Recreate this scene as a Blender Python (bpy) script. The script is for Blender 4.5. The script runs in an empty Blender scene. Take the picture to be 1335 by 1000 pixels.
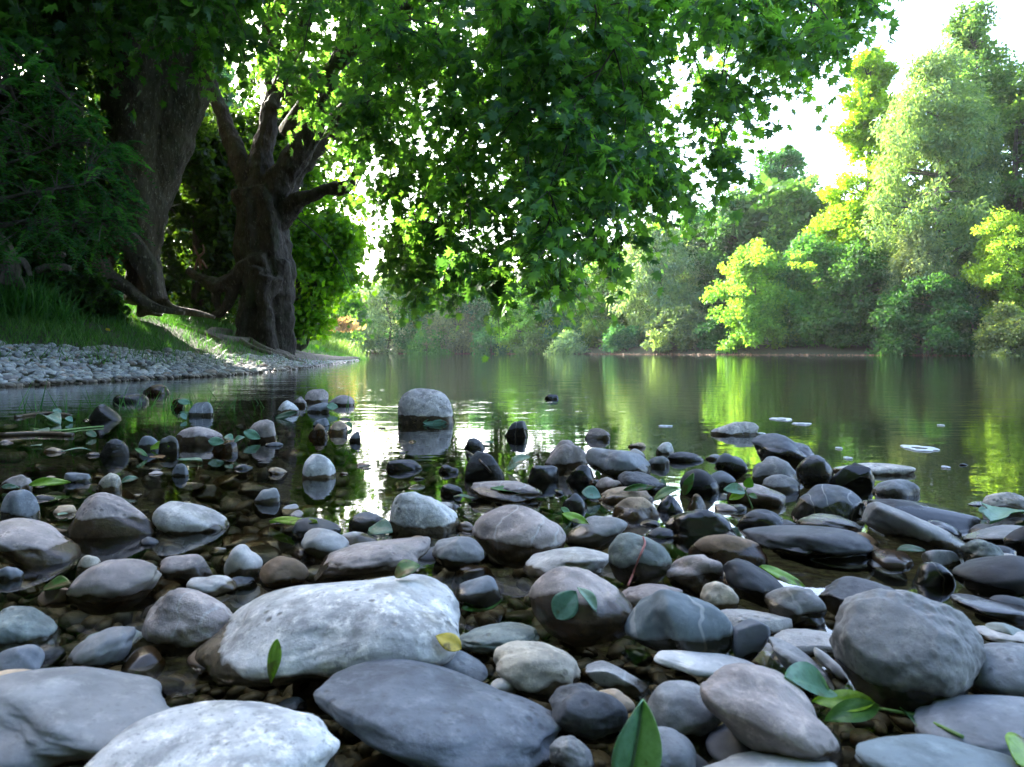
import bpy, bmesh, math, random
import numpy as np
from mathutils import Vector, noise as mnoise

sc = bpy.context.scene
COL = sc.collection
rng = np.random.default_rng(7)
random.seed(7)
R = math.radians

# ---------------------------------------------------------------- camera model (photo pixels, 1335 x 1000)
EXPO = 3.5
HAZE = 0.00013
F, CX, HY, CH = 1000.0, 667.5, 458.0, 0.30


def P(px, py, d):
    return np.array([(px - CX) / F * d, d, CH + (HY - py) / F * d])


# ---------------------------------------------------------------- object helpers
def tag(o, label=None, cat=None, group=None, kind=None):
    if label: o['label'] = label
    if cat: o['category'] = cat
    if group: o['group'] = group
    if kind: o['kind'] = kind
    return o


def empty(name, loc):
    o = bpy.data.objects.new(name, None)
    COL.objects.link(o)
    o.location = tuple(float(v) for v in loc)
    o.empty_display_size = 0.1
    return o


def np_mesh(name, V, faces_flat, counts, smooth=True):
    me = bpy.data.meshes.new(name)
    V = np.ascontiguousarray(V, dtype=np.float32)
    faces_flat = np.ascontiguousarray(faces_flat, dtype=np.int32)
    counts = np.ascontiguousarray(counts, dtype=np.int32)
    me.vertices.add(len(V)); me.vertices.foreach_set('co', V.ravel())
    me.loops.add(len(faces_flat)); me.loops.foreach_set('vertex_index', faces_flat)
    me.polygons.add(len(counts))
    starts = np.concatenate([[0], np.cumsum(counts)[:-1]]).astype(np.int32)
    me.polygons.foreach_set('loop_start', starts)
    me.polygons.foreach_set('loop_total', counts)
    me.polygons.foreach_set('use_smooth', np.full(len(counts), smooth, dtype=bool))
    me.update(calc_edges=True)
    return me


def link(name, me, mat, parent=None, loc=(0, 0, 0)):
    o = bpy.data.objects.new(name, me)
    COL.objects.link(o)
    if mat is not None:
        me.materials.append(mat)
    if parent is not None:
        o.parent = parent
        l = parent.location
        # geometry of children is written in world coordinates: shift back to the parent's origin
        o.location = (loc[0] - l[0], loc[1] - l[1], loc[2] - l[2])
    else:
        o.location = loc
    return o


class Buf:
    """collects pieces that belong to one mesh"""
    def __init__(s): s.V = []; s.F = []; s.C = []; s.n = 0; s.T = []

    def add(s, V, Fc, tone=None):
        V = np.asarray(V, dtype=float); Fc = np.asarray(Fc)
        s.V.append(V); s.F.append((Fc + s.n).ravel()); s.C.append(np.full(len(Fc), Fc.shape[1]))
        s.T.append(np.full(len(V), 0.5) if tone is None else tone)
        s.n += len(V)

    def build(s, name, mat, parent=None, smooth=True, origin=None, tone=False):
        V = np.concatenate(s.V)
        loc = (0, 0, 0)
        if origin is not None:
            V = V - np.asarray(origin); loc = tuple(float(v) for v in origin)
        me = np_mesh(name, V, np.concatenate(s.F), np.concatenate(s.C), smooth)
        if tone:
            at = me.attributes.new('tone', 'FLOAT', 'POINT')
            at.data.foreach_set('value', np.concatenate(s.T).astype(np.float32))
        return link(name, me, mat, parent, loc)


def tube(buf, pts, rad, sides=8, wob=0.0, flute=0.0, seed=0, sub=4, cap=True):
    """a tapered tube through points (smoothed), with uneven cross-sections"""
    pts = np.asarray(pts, float); rad = np.asarray(rad, float)
    n = len(pts)
    t = np.linspace(0, n - 1, (n - 1) * sub + 1)
    q = np.zeros((len(t), 3)); r = np.interp(t, np.arange(n), rad)
    ext = np.vstack([2 * pts[0] - pts[1], pts, 2 * pts[-1] - pts[-2]])
    for i, tt in enumerate(t):
        k = min(int(tt), n - 2); u = tt - k
        p0, p1, p2, p3 = ext[k], ext[k + 1], ext[k + 2], ext[k + 3]
        q[i] = .5 * ((2 * p1) + (-p0 + p2) * u + (2 * p0 - 5 * p1 + 4 * p2 - p3) * u * u + (-p0 + 3 * p1 - 3 * p2 + p3) * u ** 3)
    tan = np.gradient(q, axis=0); tan /= np.linalg.norm(tan, axis=1)[:, None] + 1e-9
    ref = np.array([0.31, 0.9, 0.2]) if abs(tan[0][2]) > .6 else np.array([0.1, 0.2, 1.0])
    rr = np.random.default_rng(seed)
    ph = rr.uniform(0, 6.28, 6)
    a = np.linspace(0, 2 * np.pi, sides, endpoint=False)
    V = []
    for i in range(len(q)):
        u = np.cross(tan[i], ref); u /= np.linalg.norm(u) + 1e-9
        v = np.cross(tan[i], u)
        prof = 1 + wob * (np.sin(2 * a + ph[0] + i * .35) * .5 + np.sin(3 * a + ph[1] - i * .3) * .5) \
            + flute * (np.sin(5 * a + ph[2] + i * .08) * .5 + np.sin(8 * a + ph[3]) * .35)
        V.append(q[i] + (np.cos(a)[:, None] * u + np.sin(a)[:, None] * v) * (r[i] * prof)[:, None])
    V = np.vstack(V)
    i = np.arange(len(q) - 1)[:, None] * sides; j = np.arange(sides)[None, :]
    j2 = (j + 1) % sides
    Fq = np.stack([i + j, i + j2, i + sides + j2, i + sides + j], -1).reshape(-1, 4)
    if cap:
        n0 = len(V)
        V = np.vstack([V, q[0], q[-1]])
        buf.add(V, Fq)
        base = buf.n - len(V)
        jj = np.arange(sides)
        cf = np.stack([np.full(sides, n0), (jj + 1) % sides, jj], -1)
        ce = np.stack([np.full(sides, n0 + 1), (len(q) - 1) * sides + jj, (len(q) - 1) * sides + (jj + 1) % sides], -1)
        fc = np.vstack([cf, ce]) + base
        buf.F.append(fc.ravel()); buf.C.append(np.full(len(fc), 3))
    else:
        buf.add(V, Fq)
    return q


def instances(buf, tv, tf, pos, X, Y, Z, size, tone):
    """many copies of one small template (leaves, blades) into one mesh"""
    pos = np.asarray(pos); N = len(pos)
    V = (tv[None, :, 0, None] * X[:, None, :] + tv[None, :, 1, None] * Y[:, None, :] + tv[None, :, 2, None] * Z[:, None, :])
    V = V * np.asarray(size)[:, None, None] + pos[:, None, :]
    Fc = tf[None] + (np.arange(N) * len(tv))[:, None, None]
    buf.add(V.reshape(-1, 3), Fc.reshape(-1, tf.shape[1]), np.repeat(tone, len(tv)))


def frames(D, U, rg=rng):
    """orthonormal frames: Y along D, Z near U"""
    D = D / (np.linalg.norm(D, axis=1)[:, None] + 1e-9)
    X = np.cross(D, U); X /= np.linalg.norm(X, axis=1)[:, None] + 1e-9
    Z = np.cross(X, D)
    return X, D, Z


# ---------------------------------------------------------------- node helpers
def new_mat(name):
    m = bpy.data.materials.new(name); m.use_nodes = True
    nt = m.node_tree; nt.nodes.clear()
    out = nt.nodes.new('ShaderNodeOutputMaterial')
    return m, nt, out


class N:
    def __init__(s, nt): s.nt = nt

    def new(s, t, **kw):
        n = s.nt.nodes.new(t)
        for k, v in kw.items(): setattr(n, k, v)
        return n

    def put(s, sock, v):
        if isinstance(v, bpy.types.NodeSocket): s.nt.links.new(v, sock)
        elif isinstance(v, (int, float)) and sock.type in ('RGBA',): sock.default_value = (v, v, v, 1)
        elif isinstance(v, (tuple, list)) and sock.type == 'RGBA' and len(v) == 3: sock.default_value = (*v, 1)
        else: sock.default_value = v

    def math(s, op, a, b=0.0, c=0.0, clamp=False):
        n = s.new('ShaderNodeMath', operation=op, use_clamp=clamp)
        s.put(n.inputs[0], a); s.put(n.inputs[1], b); s.put(n.inputs[2], c)
        return n.outputs[0]

    def mix(s, f, a, b, mode='MIX'):
        n = s.new('ShaderNodeMix', data_type='RGBA', blend_type=mode)
        s.put(n.inputs[0], f); s.put(n.inputs[6], a); s.put(n.inputs[7], b)
        return n.outputs[2]

    def noise(s, vec, scale, detail=4, rough=.55, dist=0.0):
        n = s.new('ShaderNodeTexNoise')
        s.put(n.inputs['Vector'], vec); n.inputs['Scale'].default_value = scale
        n.inputs['Detail'].default_value = detail; n.inputs['Roughness'].default_value = rough
        n.inputs['Distortion'].default_value = dist
        return n.outputs['Fac']

    def ramp(s, v, lo, hi):
        n = s.new('ShaderNodeMapRange'); n.interpolation_type = 'SMOOTHSTEP'
        s.put(n.inputs[0], v); n.inputs[1].default_value = lo; n.inputs[2].default_value = hi
        return n.outputs[0]

    def bump(s, h, dist, strength=1.0, normal=None):
        n = s.new('ShaderNodeBump'); n.inputs['Strength'].default_value = strength
        n.inputs['Distance'].default_value = dist; s.put(n.inputs['Height'], h)
        if normal is not None: s.put(n.inputs['Normal'], normal)
        return n.outputs[0]

    def link(s, a, b): s.nt.links.new(a, b)


def principled(g, base, rough, normal=None, spec=0.5):
    p = g.new('ShaderNodeBsdfPrincipled')
    g.put(p.inputs['Base Color'], base); g.put(p.inputs['Roughness'], rough)
    p.inputs['Specular IOR Level'].default_value = spec
    if normal is not None: g.put(p.inputs['Normal'], normal)
    return p


# ---------------------------------------------------------------- materials
def stone_material(name, mott=.5, speck=.5, bump=.0025, pits=.5):
    m, nt, out = new_mat(name); g = N(nt)
    tc = g.new('ShaderNodeTexCoord'); oi = g.new('ShaderNodeObjectInfo')
    off = g.new('ShaderNodeVectorMath', operation='ADD')
    sc_ = g.new('ShaderNodeVectorMath', operation='SCALE')
    cmb = g.new('ShaderNodeCombineXYZ')
    g.put(cmb.inputs[0], oi.outputs['Random']); g.put(cmb.inputs[1], g.math('MULTIPLY', oi.outputs['Random'], 3.7)); g.put(cmb.inputs[2], 1.3)
    g.put(sc_.inputs[0], cmb.outputs[0]); sc_.inputs['Scale'].default_value = 23
    g.put(off.inputs[0], tc.outputs['Object']); g.put(off.inputs[1], sc_.outputs[0])
    vec = off.outputs[0]
    col = oi.outputs['Color']
    n1 = g.noise(vec, 22, 6, .62, .4); n2 = g.noise(vec, 190, 4, .6); n3 = g.noise(vec, 60, 8, .7)
    dark = g.mix(1.0, col, (.42, .43, .44), 'MULTIPLY')
    pale = g.mix(1.0, col, (1.75, 1.68, 1.58), 'MULTIPLY')
    c = g.mix(g.math('MULTIPLY', g.ramp(n1, .40, .66), mott), col, dark)
    c = g.mix(g.math('MULTIPLY', g.ramp(n3, .48, .72), mott), c, pale)
    c = g.mix(g.math('MULTIPLY', g.ramp(n2, .55, .72), speck), c, dark)
    vo = g.new('ShaderNodeTexVoronoi'); g.put(vo.inputs['Vector'], vec); vo.inputs['Scale'].default_value = 75
    pit = g.ramp(vo.outputs['Distance'], .32, .10)
    pitm = g.math('MULTIPLY', g.math('MULTIPLY', pit, g.ramp(g.noise(vec, 14, 2), .5, .62)), pits)
    c = g.mix(pitm, c, g.mix(1.0, col, (.25, .24, .22), 'MULTIPLY'))
    big = g.noise(vec, 7, 4, .6, .8)
    c = g.mix(g.math('MULTIPLY', g.ramp(big, .42, .60), .55), c, g.mix(1.0, c, (.55, .56, .58), 'MULTIPLY'))
    # pale quartz veins on some stones
    wv = g.new('ShaderNodeTexWave'); g.put(wv.inputs['Vector'], vec); wv.inputs['Scale'].default_value = 7.5
    wv.inputs['Distortion'].default_value = 9; wv.inputs['Detail'].default_value = 3; wv.inputs['Detail Scale'].default_value = 1.4
    vein = g.math('MULTIPLY', g.ramp(wv.outputs['Fac'], .975, .998), g.new('ShaderNodeAttribute', attribute_type='OBJECT', attribute_name='vein').outputs['Fac'])
    c = g.mix(g.math('MULTIPLY', vein, .35), c, (.55, .54, .5))
    # greenish brown film
    c = g.mix(g.math('MULTIPLY', g.ramp(g.noise(vec, 9, 5, .6), .56, .75), .45), c, (.13, .12, .06))
    # water-soaked band above the river surface, raised and darkened for shade contrast
    geo = g.new('ShaderNodeNewGeometry'); sep = g.new('ShaderNodeSeparateXYZ'); g.put(sep.inputs[0], geo.outputs['Position'])
    at = g.new('ShaderNodeAttribute', attribute_type='OBJECT', attribute_name='wet_line')
    edge = g.math('ADD', at.outputs['Fac'], g.math('MULTIPLY', g.math('SUBTRACT', g.noise(vec, 18, 3), .5), .035))
    w = g.new('ShaderNodeMapRange'); w.interpolation_type = 'SMOOTHSTEP'
    g.put(w.inputs[0], g.math('SUBTRACT', sep.outputs[2], edge)); w.inputs[1].default_value = .0025; w.inputs[2].default_value = -.0025
    wet = w.outputs[0]
    c = g.mix(wet, c, g.mix(1.0, c, (.17, .13, .08), 'MULTIPLY'))
    rough = g.math('ADD', g.math('MULTIPLY', wet, -.52), g.math('ADD', .66, g.math('MULTIPLY', n1, .14)))
    h = g.math('ADD', g.math('MULTIPLY', n3, .7), g.math('MULTIPLY', n2, .16))
    h = g.math('SUBTRACT', h, g.math('MULTIPLY', pitm, .5))
    nrm = g.bump(h, bump, .8)
    p = principled(g, c, rough, nrm, .5)
    g.link(p.outputs[0], out.inputs[0])
    return m


def foliage_material(name, trans=.42, yellow=(1.9, 1.9, .7), rough=.5, spec=.3):
    m, nt, out = new_mat(name); g = N(nt)
    oi = g.new('ShaderNodeObjectInfo'); at = g.new('ShaderNodeAttribute', attribute_name='tone')
    t = at.outputs['Fac']
    col = oi.outputs['Color']
    lo = g.mix(1.0, col, (.55, .62, .75), 'MULTIPLY'); hi = g.mix(1.0, col, (1.55, 1.38, .95), 'MULTIPLY')
    c = g.mix(t, lo, hi)
    p = principled(g, c, rough, None, spec)
    tr = g.new('ShaderNodeBsdfTranslucent')
    g.put(tr.inputs[0], g.mix(1.0, c, yellow, 'MULTIPLY'))
    mx = g.new('ShaderNodeMixShader'); mx.inputs[0].default_value = trans
    g.link(p.outputs[0], mx.inputs[1]); g.link(tr.outputs[0], mx.inputs[2])
    g.link(mx.outputs[0], out.inputs[0])
    return m


def bark_material(name, base, flake, flake_amt=.5, scale=1.0):
    m, nt, out = new_mat(name); g = N(nt)
    tc = g.new('ShaderNodeTexCoord'); mp = g.new('ShaderNodeMapping')
    g.put(mp.inputs[0], tc.outputs['Object']); mp.inputs['Scale'].default_value = (1, 1, .38)
    v = mp.outputs[0]
    n1 = g.noise(v, 5 * scale, 8, .65, .6); n2 = g.noise(v, 30 * scale, 6, .65)
    vo = g.new('ShaderNodeTexVoronoi'); g.put(vo.inputs['Vector'], v); vo.inputs['Scale'].default_value = 9 * scale
    c = g.mix(g.ramp(n1, .35, .7), base, tuple(x * .5 for x in base))
    c = g.mix(g.math('MULTIPLY', g.ramp(n2, .56, .66), flake_amt), c, flake)
    c = g.mix(g.math('MULTIPLY', g.ramp(g.noise(v, 2.2 * scale, 3), .52, .7), .5), c, (.03, .045, .015))
    h = g.math('ADD', g.math('MULTIPLY', n1, 1.0), g.math('MULTIPLY', n2, .35))
    h = g.math('ADD', h, g.math('MULTIPLY', vo.outputs['Distance'], .4))
    p = principled(g, c, .85, g.bump(h, .09 / scale, 1.0), .2)
    g.link(p.outputs[0], out.inputs[0])
    return m


def plain_material(name, col, rough=.6, trans=0.0, var=.25, scale=40, bump=0.0):
    m, nt, out = new_mat(name); g = N(nt)
    tc = g.new('ShaderNodeTexCoord')
    n = g.noise(tc.outputs['Object'], scale, 4, .6)
    c = g.mix(g.ramp(n, .3, .7), tuple(x * (1 - var) for x in col), tuple(min(1, x * (1 + var)) for x in col))
    p = principled(g, c, rough, g.bump(n, bump) if bump else None, .4)
    g.link(p.outputs[0], out.inputs[0])
    return m


M_dry = stone_material('stone_dry', .7, .6, .0028, .6)
M_white = stone_material('stone_pale_mottled', .95, .9, .0035, .9)
M_smooth = stone_material('stone_smooth', .5, .35, .0012, .2)
M_rough = stone_material('stone_rough', .7, .6, .006, .6)
M_leaf = foliage_material('plane_leaves', .58, (3.0, 2.9, .5), .5, .3)
M_far = foliage_material('distant_leaves', .52, (2.0, 1.9, .6), .6, .2)
M_grass = foliage_material('grass_blades', .35, (1.4, 1.6, .6), .5, .3)
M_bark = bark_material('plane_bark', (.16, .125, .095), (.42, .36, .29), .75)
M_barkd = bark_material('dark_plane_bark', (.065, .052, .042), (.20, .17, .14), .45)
M_bark2 = bark_material('grey_bark', (.12, .105, .085), (.25, .22, .18), .3)
M_wood = bark_material('bare_wood', (.20, .16, .13), (.34, .30, .26), .5, 3)
# ---------------------------------------------------------------- terrain, river, sky
SHY = np.array([-30, 0, 3, 5, 6.4, 9.4, 13.6, 18.7, 25, 29, 31, 34, 45, 60, 95, 140])
SHX = np.array([-9, -7.5, -6.2, -5.0, -4.3, -3.5, -3.7, -4.3, -5.0, -5.7, -7.0, -11, -13.5, -17.5, -25, -30])
FX = np.array([-120, -30, -18, 3, 17, 28, 36, 60, 160])
FY = np.array([120, 104, 96, 82, 64, 54, 51, 49, 47])


def shore_x(y): return np.interp(y, SHY, SHX)


def smooth_noise(x, y, s=0):
    return (np.sin(x * 1.3 + 1.1 + s) * np.cos(y * 1.7 + .4 * s) + .5 * np.sin(x * 3.1 + y * 2.3 + s) + .25 * np.sin(x * 7.3 - y * 5.9 + 2 * s)) / 1.75


def ground_z(x, y):
    x = np.asarray(x, float); y = np.asarray(y, float)
    s = shore_x(y) - x
    k = np.interp(y, [6, 9, 13, 16, 22, 30, 45], [.55, .62, 1.0, 1.45, 1.2, .6, .5])
    left = k * (.17 * s + .085 * s * s) / (1 + .06 * s * s * k)
    left = np.minimum(left, 2.6 + .02 * s) + .03 * smooth_noise(x * 2, y * 2) * np.clip(s, 0, 1)
    t = y - np.interp(x, FX, FY)
    far = .25 * t / (1 + .08 * np.abs(t)) + .15 * smooth_noise(x * .3, y * .3, 2) * np.clip(t * .2, 0, 1)
    edge = np.maximum(s, t)
    bed = -.075 - .03 * np.clip(y - 1.6, 0, 6) - .09 * np.clip(y - 6, 0, 12) - .012 * smooth_noise(x * 6, y * 6)
    bed = np.maximum(bed, edge * .22 - .02)
    bed = np.where((edge > -6) & (bed > -.03) & (edge < 0), edge * .12, bed)
    z = np.where(edge < 0, np.minimum(bed, -.004 + edge * .05), np.where(s >= t, left, far))
    # near shore behind the camera; its steeper back bank is added to block light
    nb = -.06 + .10 * np.clip(-y + .1, 0, 2) + .55 * np.clip(-y - 2, 0, 6)
    z = np.where((y < .1) & (s < 0), np.maximum(z, nb), z)
    return z


def axis_pts(spec):
    out = []
    for a, b, st in spec: out.append(np.arange(a, b, st))
    return np.unique(np.round(np.concatenate(out + [[spec[-1][1]]]), 4))


xs = axis_pts([(-170, -40, 6), (-40, -12, 1), (-12, 6, .14), (6, 60, 1.2), (60, 190, 8)])
ys = axis_pts([(-30, -2, 1), (-2, 20, .14), (20, 36, .4), (36, 130, 1.5), (130, 330, 14)])
gx, gy = np.meshgrid(xs, ys)
gz = ground_z(gx, gy)
V = np.stack([gx, gy, gz], -1).reshape(-1, 3)
nx = len(xs)
i = np.arange(len(ys) - 1)[:, None] * nx; j = np.arange(nx - 1)[None, :]
Fq = np.stack([i + j, i + j + 1, i + nx + j + 1, i + nx + j], -1).reshape(-1, 4)
m, nt, out = new_mat('soil_and_riverbed'); g = N(nt)
geo = g.new('ShaderNodeNewGeometry'); pos = geo.outputs['Position']
sep = g.new('ShaderNodeSeparateXYZ'); g.put(sep.inputs[0], pos)
n1 = g.noise(pos, 3, 6, .6); n2 = g.noise(pos, 35, 5, .6)
vo = g.new('ShaderNodeTexVoronoi'); g.put(vo.inputs['Vector'], pos); vo.inputs['Scale'].default_value = 24
bedc = g.mix(g.ramp(vo.outputs['Distance'], .1, .6), (.09, .065, .036), (.03, .021, .011))
bedc = g.mix(g.ramp(n2, .4, .65), bedc, (.09, .085, .035))
landc = g.mix(g.ramp(n1, .35, .65), (.05, .045, .025), (.035, .05, .02))
landc = g.mix(g.ramp(n2, .5, .7), landc, (.11, .09, .06))
c = g.mix(g.ramp(sep.outputs[2], -.02, .03), bedc, landc)
h = g.math('ADD', g.math('MULTIPLY', vo.outputs['Distance'], -.6), n2)
p = principled(g, c, .85, g.bump(h, .03), .3)
g.link(p.outputs[0], out.inputs[0])
o = link('ground', np_mesh('ground', V, Fq.ravel(), np.full(len(Fq), 4)), m)
tag(o, kind='structure', label='earth bank and brown river bed')

# river surface
m, nt, out = new_mat('river_water'); g = N(nt)
geo = g.new('ShaderNodeNewGeometry'); pos = geo.outputs['Position']
mp = g.new('ShaderNodeMapping'); g.put(mp.inputs[0], pos); mp.inputs['Scale'].default_value = (.75, 1.25, 1)
sep = g.new('ShaderNodeSeparateXYZ'); g.put(sep.inputs[0], pos)
a1 = g.noise(mp.outputs[0], 5.5, 2, .5, .3); a2 = g.noise(mp.outputs[0], 19, 2, .5, .2); a3 = g.noise(mp.outputs[0], 1.3, 2, .5)
calm = g.math('ADD', .3, g.math('MULTIPLY', g.ramp(sep.outputs[1], 1.2, 5.0), .7))
patch = g.math('ADD', .55, g.math('MULTIPLY', g.ramp(a3, .35, .65), .6))
hh = g.math('ADD', g.math('MULTIPLY', a1, .0030), g.math('MULTIPLY', a2, .0008))
hh = g.math('MULTIPLY', g.math('MULTIPLY', hh, calm), patch)
nrm = g.bump(hh, 1.0)
fr = g.new('ShaderNodeFresnel'); fr.inputs['IOR'].default_value = 1.33; g.put(fr.inputs['Normal'], nrm)
gl = g.new('ShaderNodeBsdfGlossy'); gl.inputs['Roughness'].default_value = .025; g.put(gl.inputs['Normal'], nrm); gl.inputs['Color'].default_value = (.96, .98, 1, 1)
tr = g.new('ShaderNodeBsdfTransparent'); tr.inputs[0].default_value = (.80, .77, .60, 1)
mx = g.new('ShaderNodeMixShader'); g.put(mx.inputs[0], fr.outputs[0])
g.link(tr.outputs[0], mx.inputs[1]); g.link(gl.outputs[0], mx.inputs[2])
g.link(mx.outputs[0], out.inputs[0])
wx = axis_pts([(-170, 190, 6)]); wy = axis_pts([(-8, 130, 4)])
gx, gy = np.meshgrid(wx, wy)
V = np.stack([gx, gy, np.zeros_like(gx)], -1).reshape(-1, 3)
nx = len(wx)
i = np.arange(len(wy) - 1)[:, None] * nx; j = np.arange(nx - 1)[None, :]
Fq = np.stack([i + j, i + j + 1, i + nx + j + 1, i + nx + j], -1).reshape(-1, 4)
o = link('water', np_mesh('water', V, Fq.ravel(), np.full(len(Fq), 4)), m)
tag(o, kind='structure', label='calm green river surface with small ripples')

# sky and sun
SUN_AZ, SUN_EL = -40.0, 27.0       # degrees: left of the view direction, above the horizon
w = bpy.data.worlds.new('World'); sc.world = w; w.use_nodes = True
nt = w.node_tree; nt.nodes.clear(); g = N(nt)
sky = g.new('ShaderNodeTexSky', sky_type='NISHITA')
sky.sun_disc = False; sky.sun_elevation = R(SUN_EL); sky.sun_rotation = R(SUN_AZ)
sky.dust_density = 3.5; sky.air_density = .8; sky.ozone_density = 1.0; sky.altitude = 200
bg = g.new('ShaderNodeBackground'); g.put(bg.inputs[0], sky.outputs[0]); bg.inputs[1].default_value = .15
wo = g.new('ShaderNodeOutputWorld'); g.link(bg.outputs[0], wo.inputs[0])
ld = bpy.data.lights.new('sun', 'SUN'); ld.energy = 3.4; ld.angle = R(.6); ld.color = (1, .95, .85)
lo_ = bpy.data.objects.new('sun', ld); COL.objects.link(lo_)
sd = Vector((math.sin(R(SUN_AZ)) * math.cos(R(SUN_EL)), math.cos(R(SUN_AZ)) * math.cos(R(SUN_EL)), math.sin(R(SUN_EL))))
lo_.rotation_euler = sd.to_track_quat('Z', 'Y').to_euler()
lo_.location = sd * 50

# camera
cd = bpy.data.cameras.new('camera'); cam = bpy.data.objects.new('camera', cd); COL.objects.link(cam)
cam.location = (0, 0, CH); cam.rotation_euler = (R(90), 0, 0)
cd.sensor_width = 36; cd.lens = 36 * F / 1335; cd.shift_y = -(500 - HY) / 1335
cd.clip_start = .02; cd.clip_end = 2000
cd.dof.use_dof = True; cd.dof.focus_distance = 2.6; cd.dof.aperture_fstop = 18
sc.camera = cam

sc.render.engine = 'CYCLES'
sc.view_settings.view_transform = 'Standard'; sc.view_settings.look = 'None'
sc.view_settings.gamma = 1; sc.view_settings.exposure = EXPO
sc.cycles.max_bounces = 8; sc.cycles.diffuse_bounces = 3; sc.cycles.glossy_bounces = 4
sc.cycles.transmission_bounces = 6; sc.cycles.transparent_max_bounces = 12
sc.cycles.caustics_reflective = False; sc.cycles.caustics_refractive = False
sc.cycles.sample_clamp_indirect = 6
sc.cycles.use_denoising = True
try: sc.cycles.denoiser = 'OPENIMAGEDENOISE'
except Exception: pass
# ---------------------------------------------------------------- river stones
_ico = {}


def ico(level):
    if level not in _ico:
        bm = bmesh.new(); bmesh.ops.create_icosphere(bm, subdivisions=level, radius=1)
        V = np.array([v.co[:] for v in bm.verts]); Fc = np.array([[v.index for v in f.verts] for f in bm.faces])
        bm.free(); _ico[level] = (V, Fc)
    return _ico[level]


def stone_shape(seed, style, level):
    """unit stone (extents +-1 on each axis); style: r rounded, s slab, a angular, b boulder with lumps"""
    rr = np.random.default_rng(seed)
    V, Fc = ico(level)
    p = V.copy()
    cuts, hmin, soft = {'r': (3, .82, .5), 's': (3, .76, .6), 'a': (8, .55, .93), 'b': (4, .80, .55), 'm': (5, .76, .7), 'q': (7, .78, .95)}[style]
    lump = {'r': .085, 's': .09, 'a': .06, 'b': .15, 'm': .10, 'q': .05}[style]
    f = np.zeros(len(p))
    for k in range(7):
        kv = rr.normal(size=3) * rr.uniform(1.0, 2.6); f += np.sin(p @ kv + rr.uniform(0, 6.28)) * lump / (1 + .25 * k)
    if style in 'abmq':
        for k in range(10):
            kv = rr.normal(size=3) * rr.uniform(4, 9); f += np.sin(p @ kv + rr.uniform(0, 6.28)) * .006
        for k in range(10):
            kv = rr.normal(size=3) * rr.uniform(12, 22); f += np.sin(p @ kv + rr.uniform(0, 6.28)) * .0015
    if level >= 5:
        o3 = Vector(rr.uniform(-50, 50, 3)); amp = {'r': .028, 's': .03, 'a': .06, 'b': .07, 'm': .06, 'q': .05}[style]
        f += amp * np.array([mnoise.fractal(Vector(v) * 2.4 + o3, .85, 2.1, 6) for v in V.tolist()])
    if style in 'rs':
        for k in range(9):
            kv = rr.normal(size=3) * rr.uniform(3.5, 7); f += np.sin(p @ kv + rr.uniform(0, 6.28)) * .009
    p = p * (1 + f)[:, None]
    tx, ty, tz = rr.uniform(-.24, .24, 3) * (0 if style == 'a' else 1)
    p = np.stack([p[:, 0], p[:, 1] * (1 + ty * p[:, 0]), p[:, 2] * (1 + tx * p[:, 0]) + tz * .4 * p[:, 0] ** 2], 1)
    for k in range(cuts):
        n = rr.normal(size=3); n /= np.linalg.norm(n); h = rr.uniform(hmin, .95 if style != 'a' else .85)
        dlt = np.clip(p @ n - h, 0, None); p -= n * (dlt * soft)[:, None]
    if style == 's':     # flatter top and bottom
        p[:, 2] = np.sign(p[:, 2]) * np.abs(p[:, 2]) ** .7
    e = rr.uniform(.97, 1.1) if style != 'a' else .9
    if style == 'q': e = .76; p[:, 2] *= 1 - .22 * p[:, 0]; p[:, 0] *= 1 - .15 * p[:, 2]
    p = np.sign(p) * np.abs(p) ** e
    p -= (p.max(0) + p.min(0)) / 2
    p /= (p.max(0) - p.min(0)) / 2
    return p, Fc


def make_stone(name, label, axes, loc, roll, yaw, seed, style, mat, col, wet, level=4, cat='stone', group=None):
    p, Fc = stone_shape(seed, style, level)
    p = p * np.asarray(axes)
    cr, sr = math.cos(-roll), math.sin(-roll)     # roll: positive = right end lower
    x = p[:, 0] * cr - p[:, 2] * sr; z = p[:, 0] * sr + p[:, 2] * cr
    cy_, sy_ = math.cos(yaw), math.sin(yaw)
    X = x * cy_ - p[:, 1] * sy_; Y = x * sy_ + p[:, 1] * cy_
    o = link(name, np_mesh(name, np.stack([X, Y, z], 1), Fc.ravel(), np.full(len(Fc), 3)), mat, None, tuple(float(v) for v in loc))
    o.color = (*col, 1)
    o['wet_line'] = float(wet); o['vein'] = 1.0 if (seed * 7 % 9 == 0 and axes[0] < .09) else 0.0
    tag(o, label, cat, group)
    return o


COLS = {'wh': (.57, .565, .54), 'pw': (.44, .42, .39), 'gr': (.26, .26, .255), 'bg': (.20, .215, .23), 'bl': (.135, .15, .17), 'pk': (.36, .305, .275),
        'dk': (.085, .09, .10), 'bk': (.035, .037, .042), 'br': (.21, .135, .075), 'tn': (.42, .31, .20), 'gg': (.19, .22, .20), 'cr': (.50, .44, .34), 'te': (.16, .20, .215)}
MATS = {'d': M_dry, 'w': M_white, 's': M_smooth, 'r': M_rough}


def solve_P(cx, cy, w, h, e, k):
    c = .02
    for _ in range(8):
        zc = e * c; d = (CH - zc) * F / (cy - HY)
        a = w / 2 * d / F; hp = h / 2 * d / F
        th = math.atan2(CH - zc, d)
        b = min(k * a, .82 * hp / math.sin(th)) if True else 0
        b = max(b, .45 * a)
        c = math.sqrt(max(hp ** 2 - (b * math.sin(th)) ** 2, (.35 * hp) ** 2)) / math.cos(th)
    return a, b, c, zc, d


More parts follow.
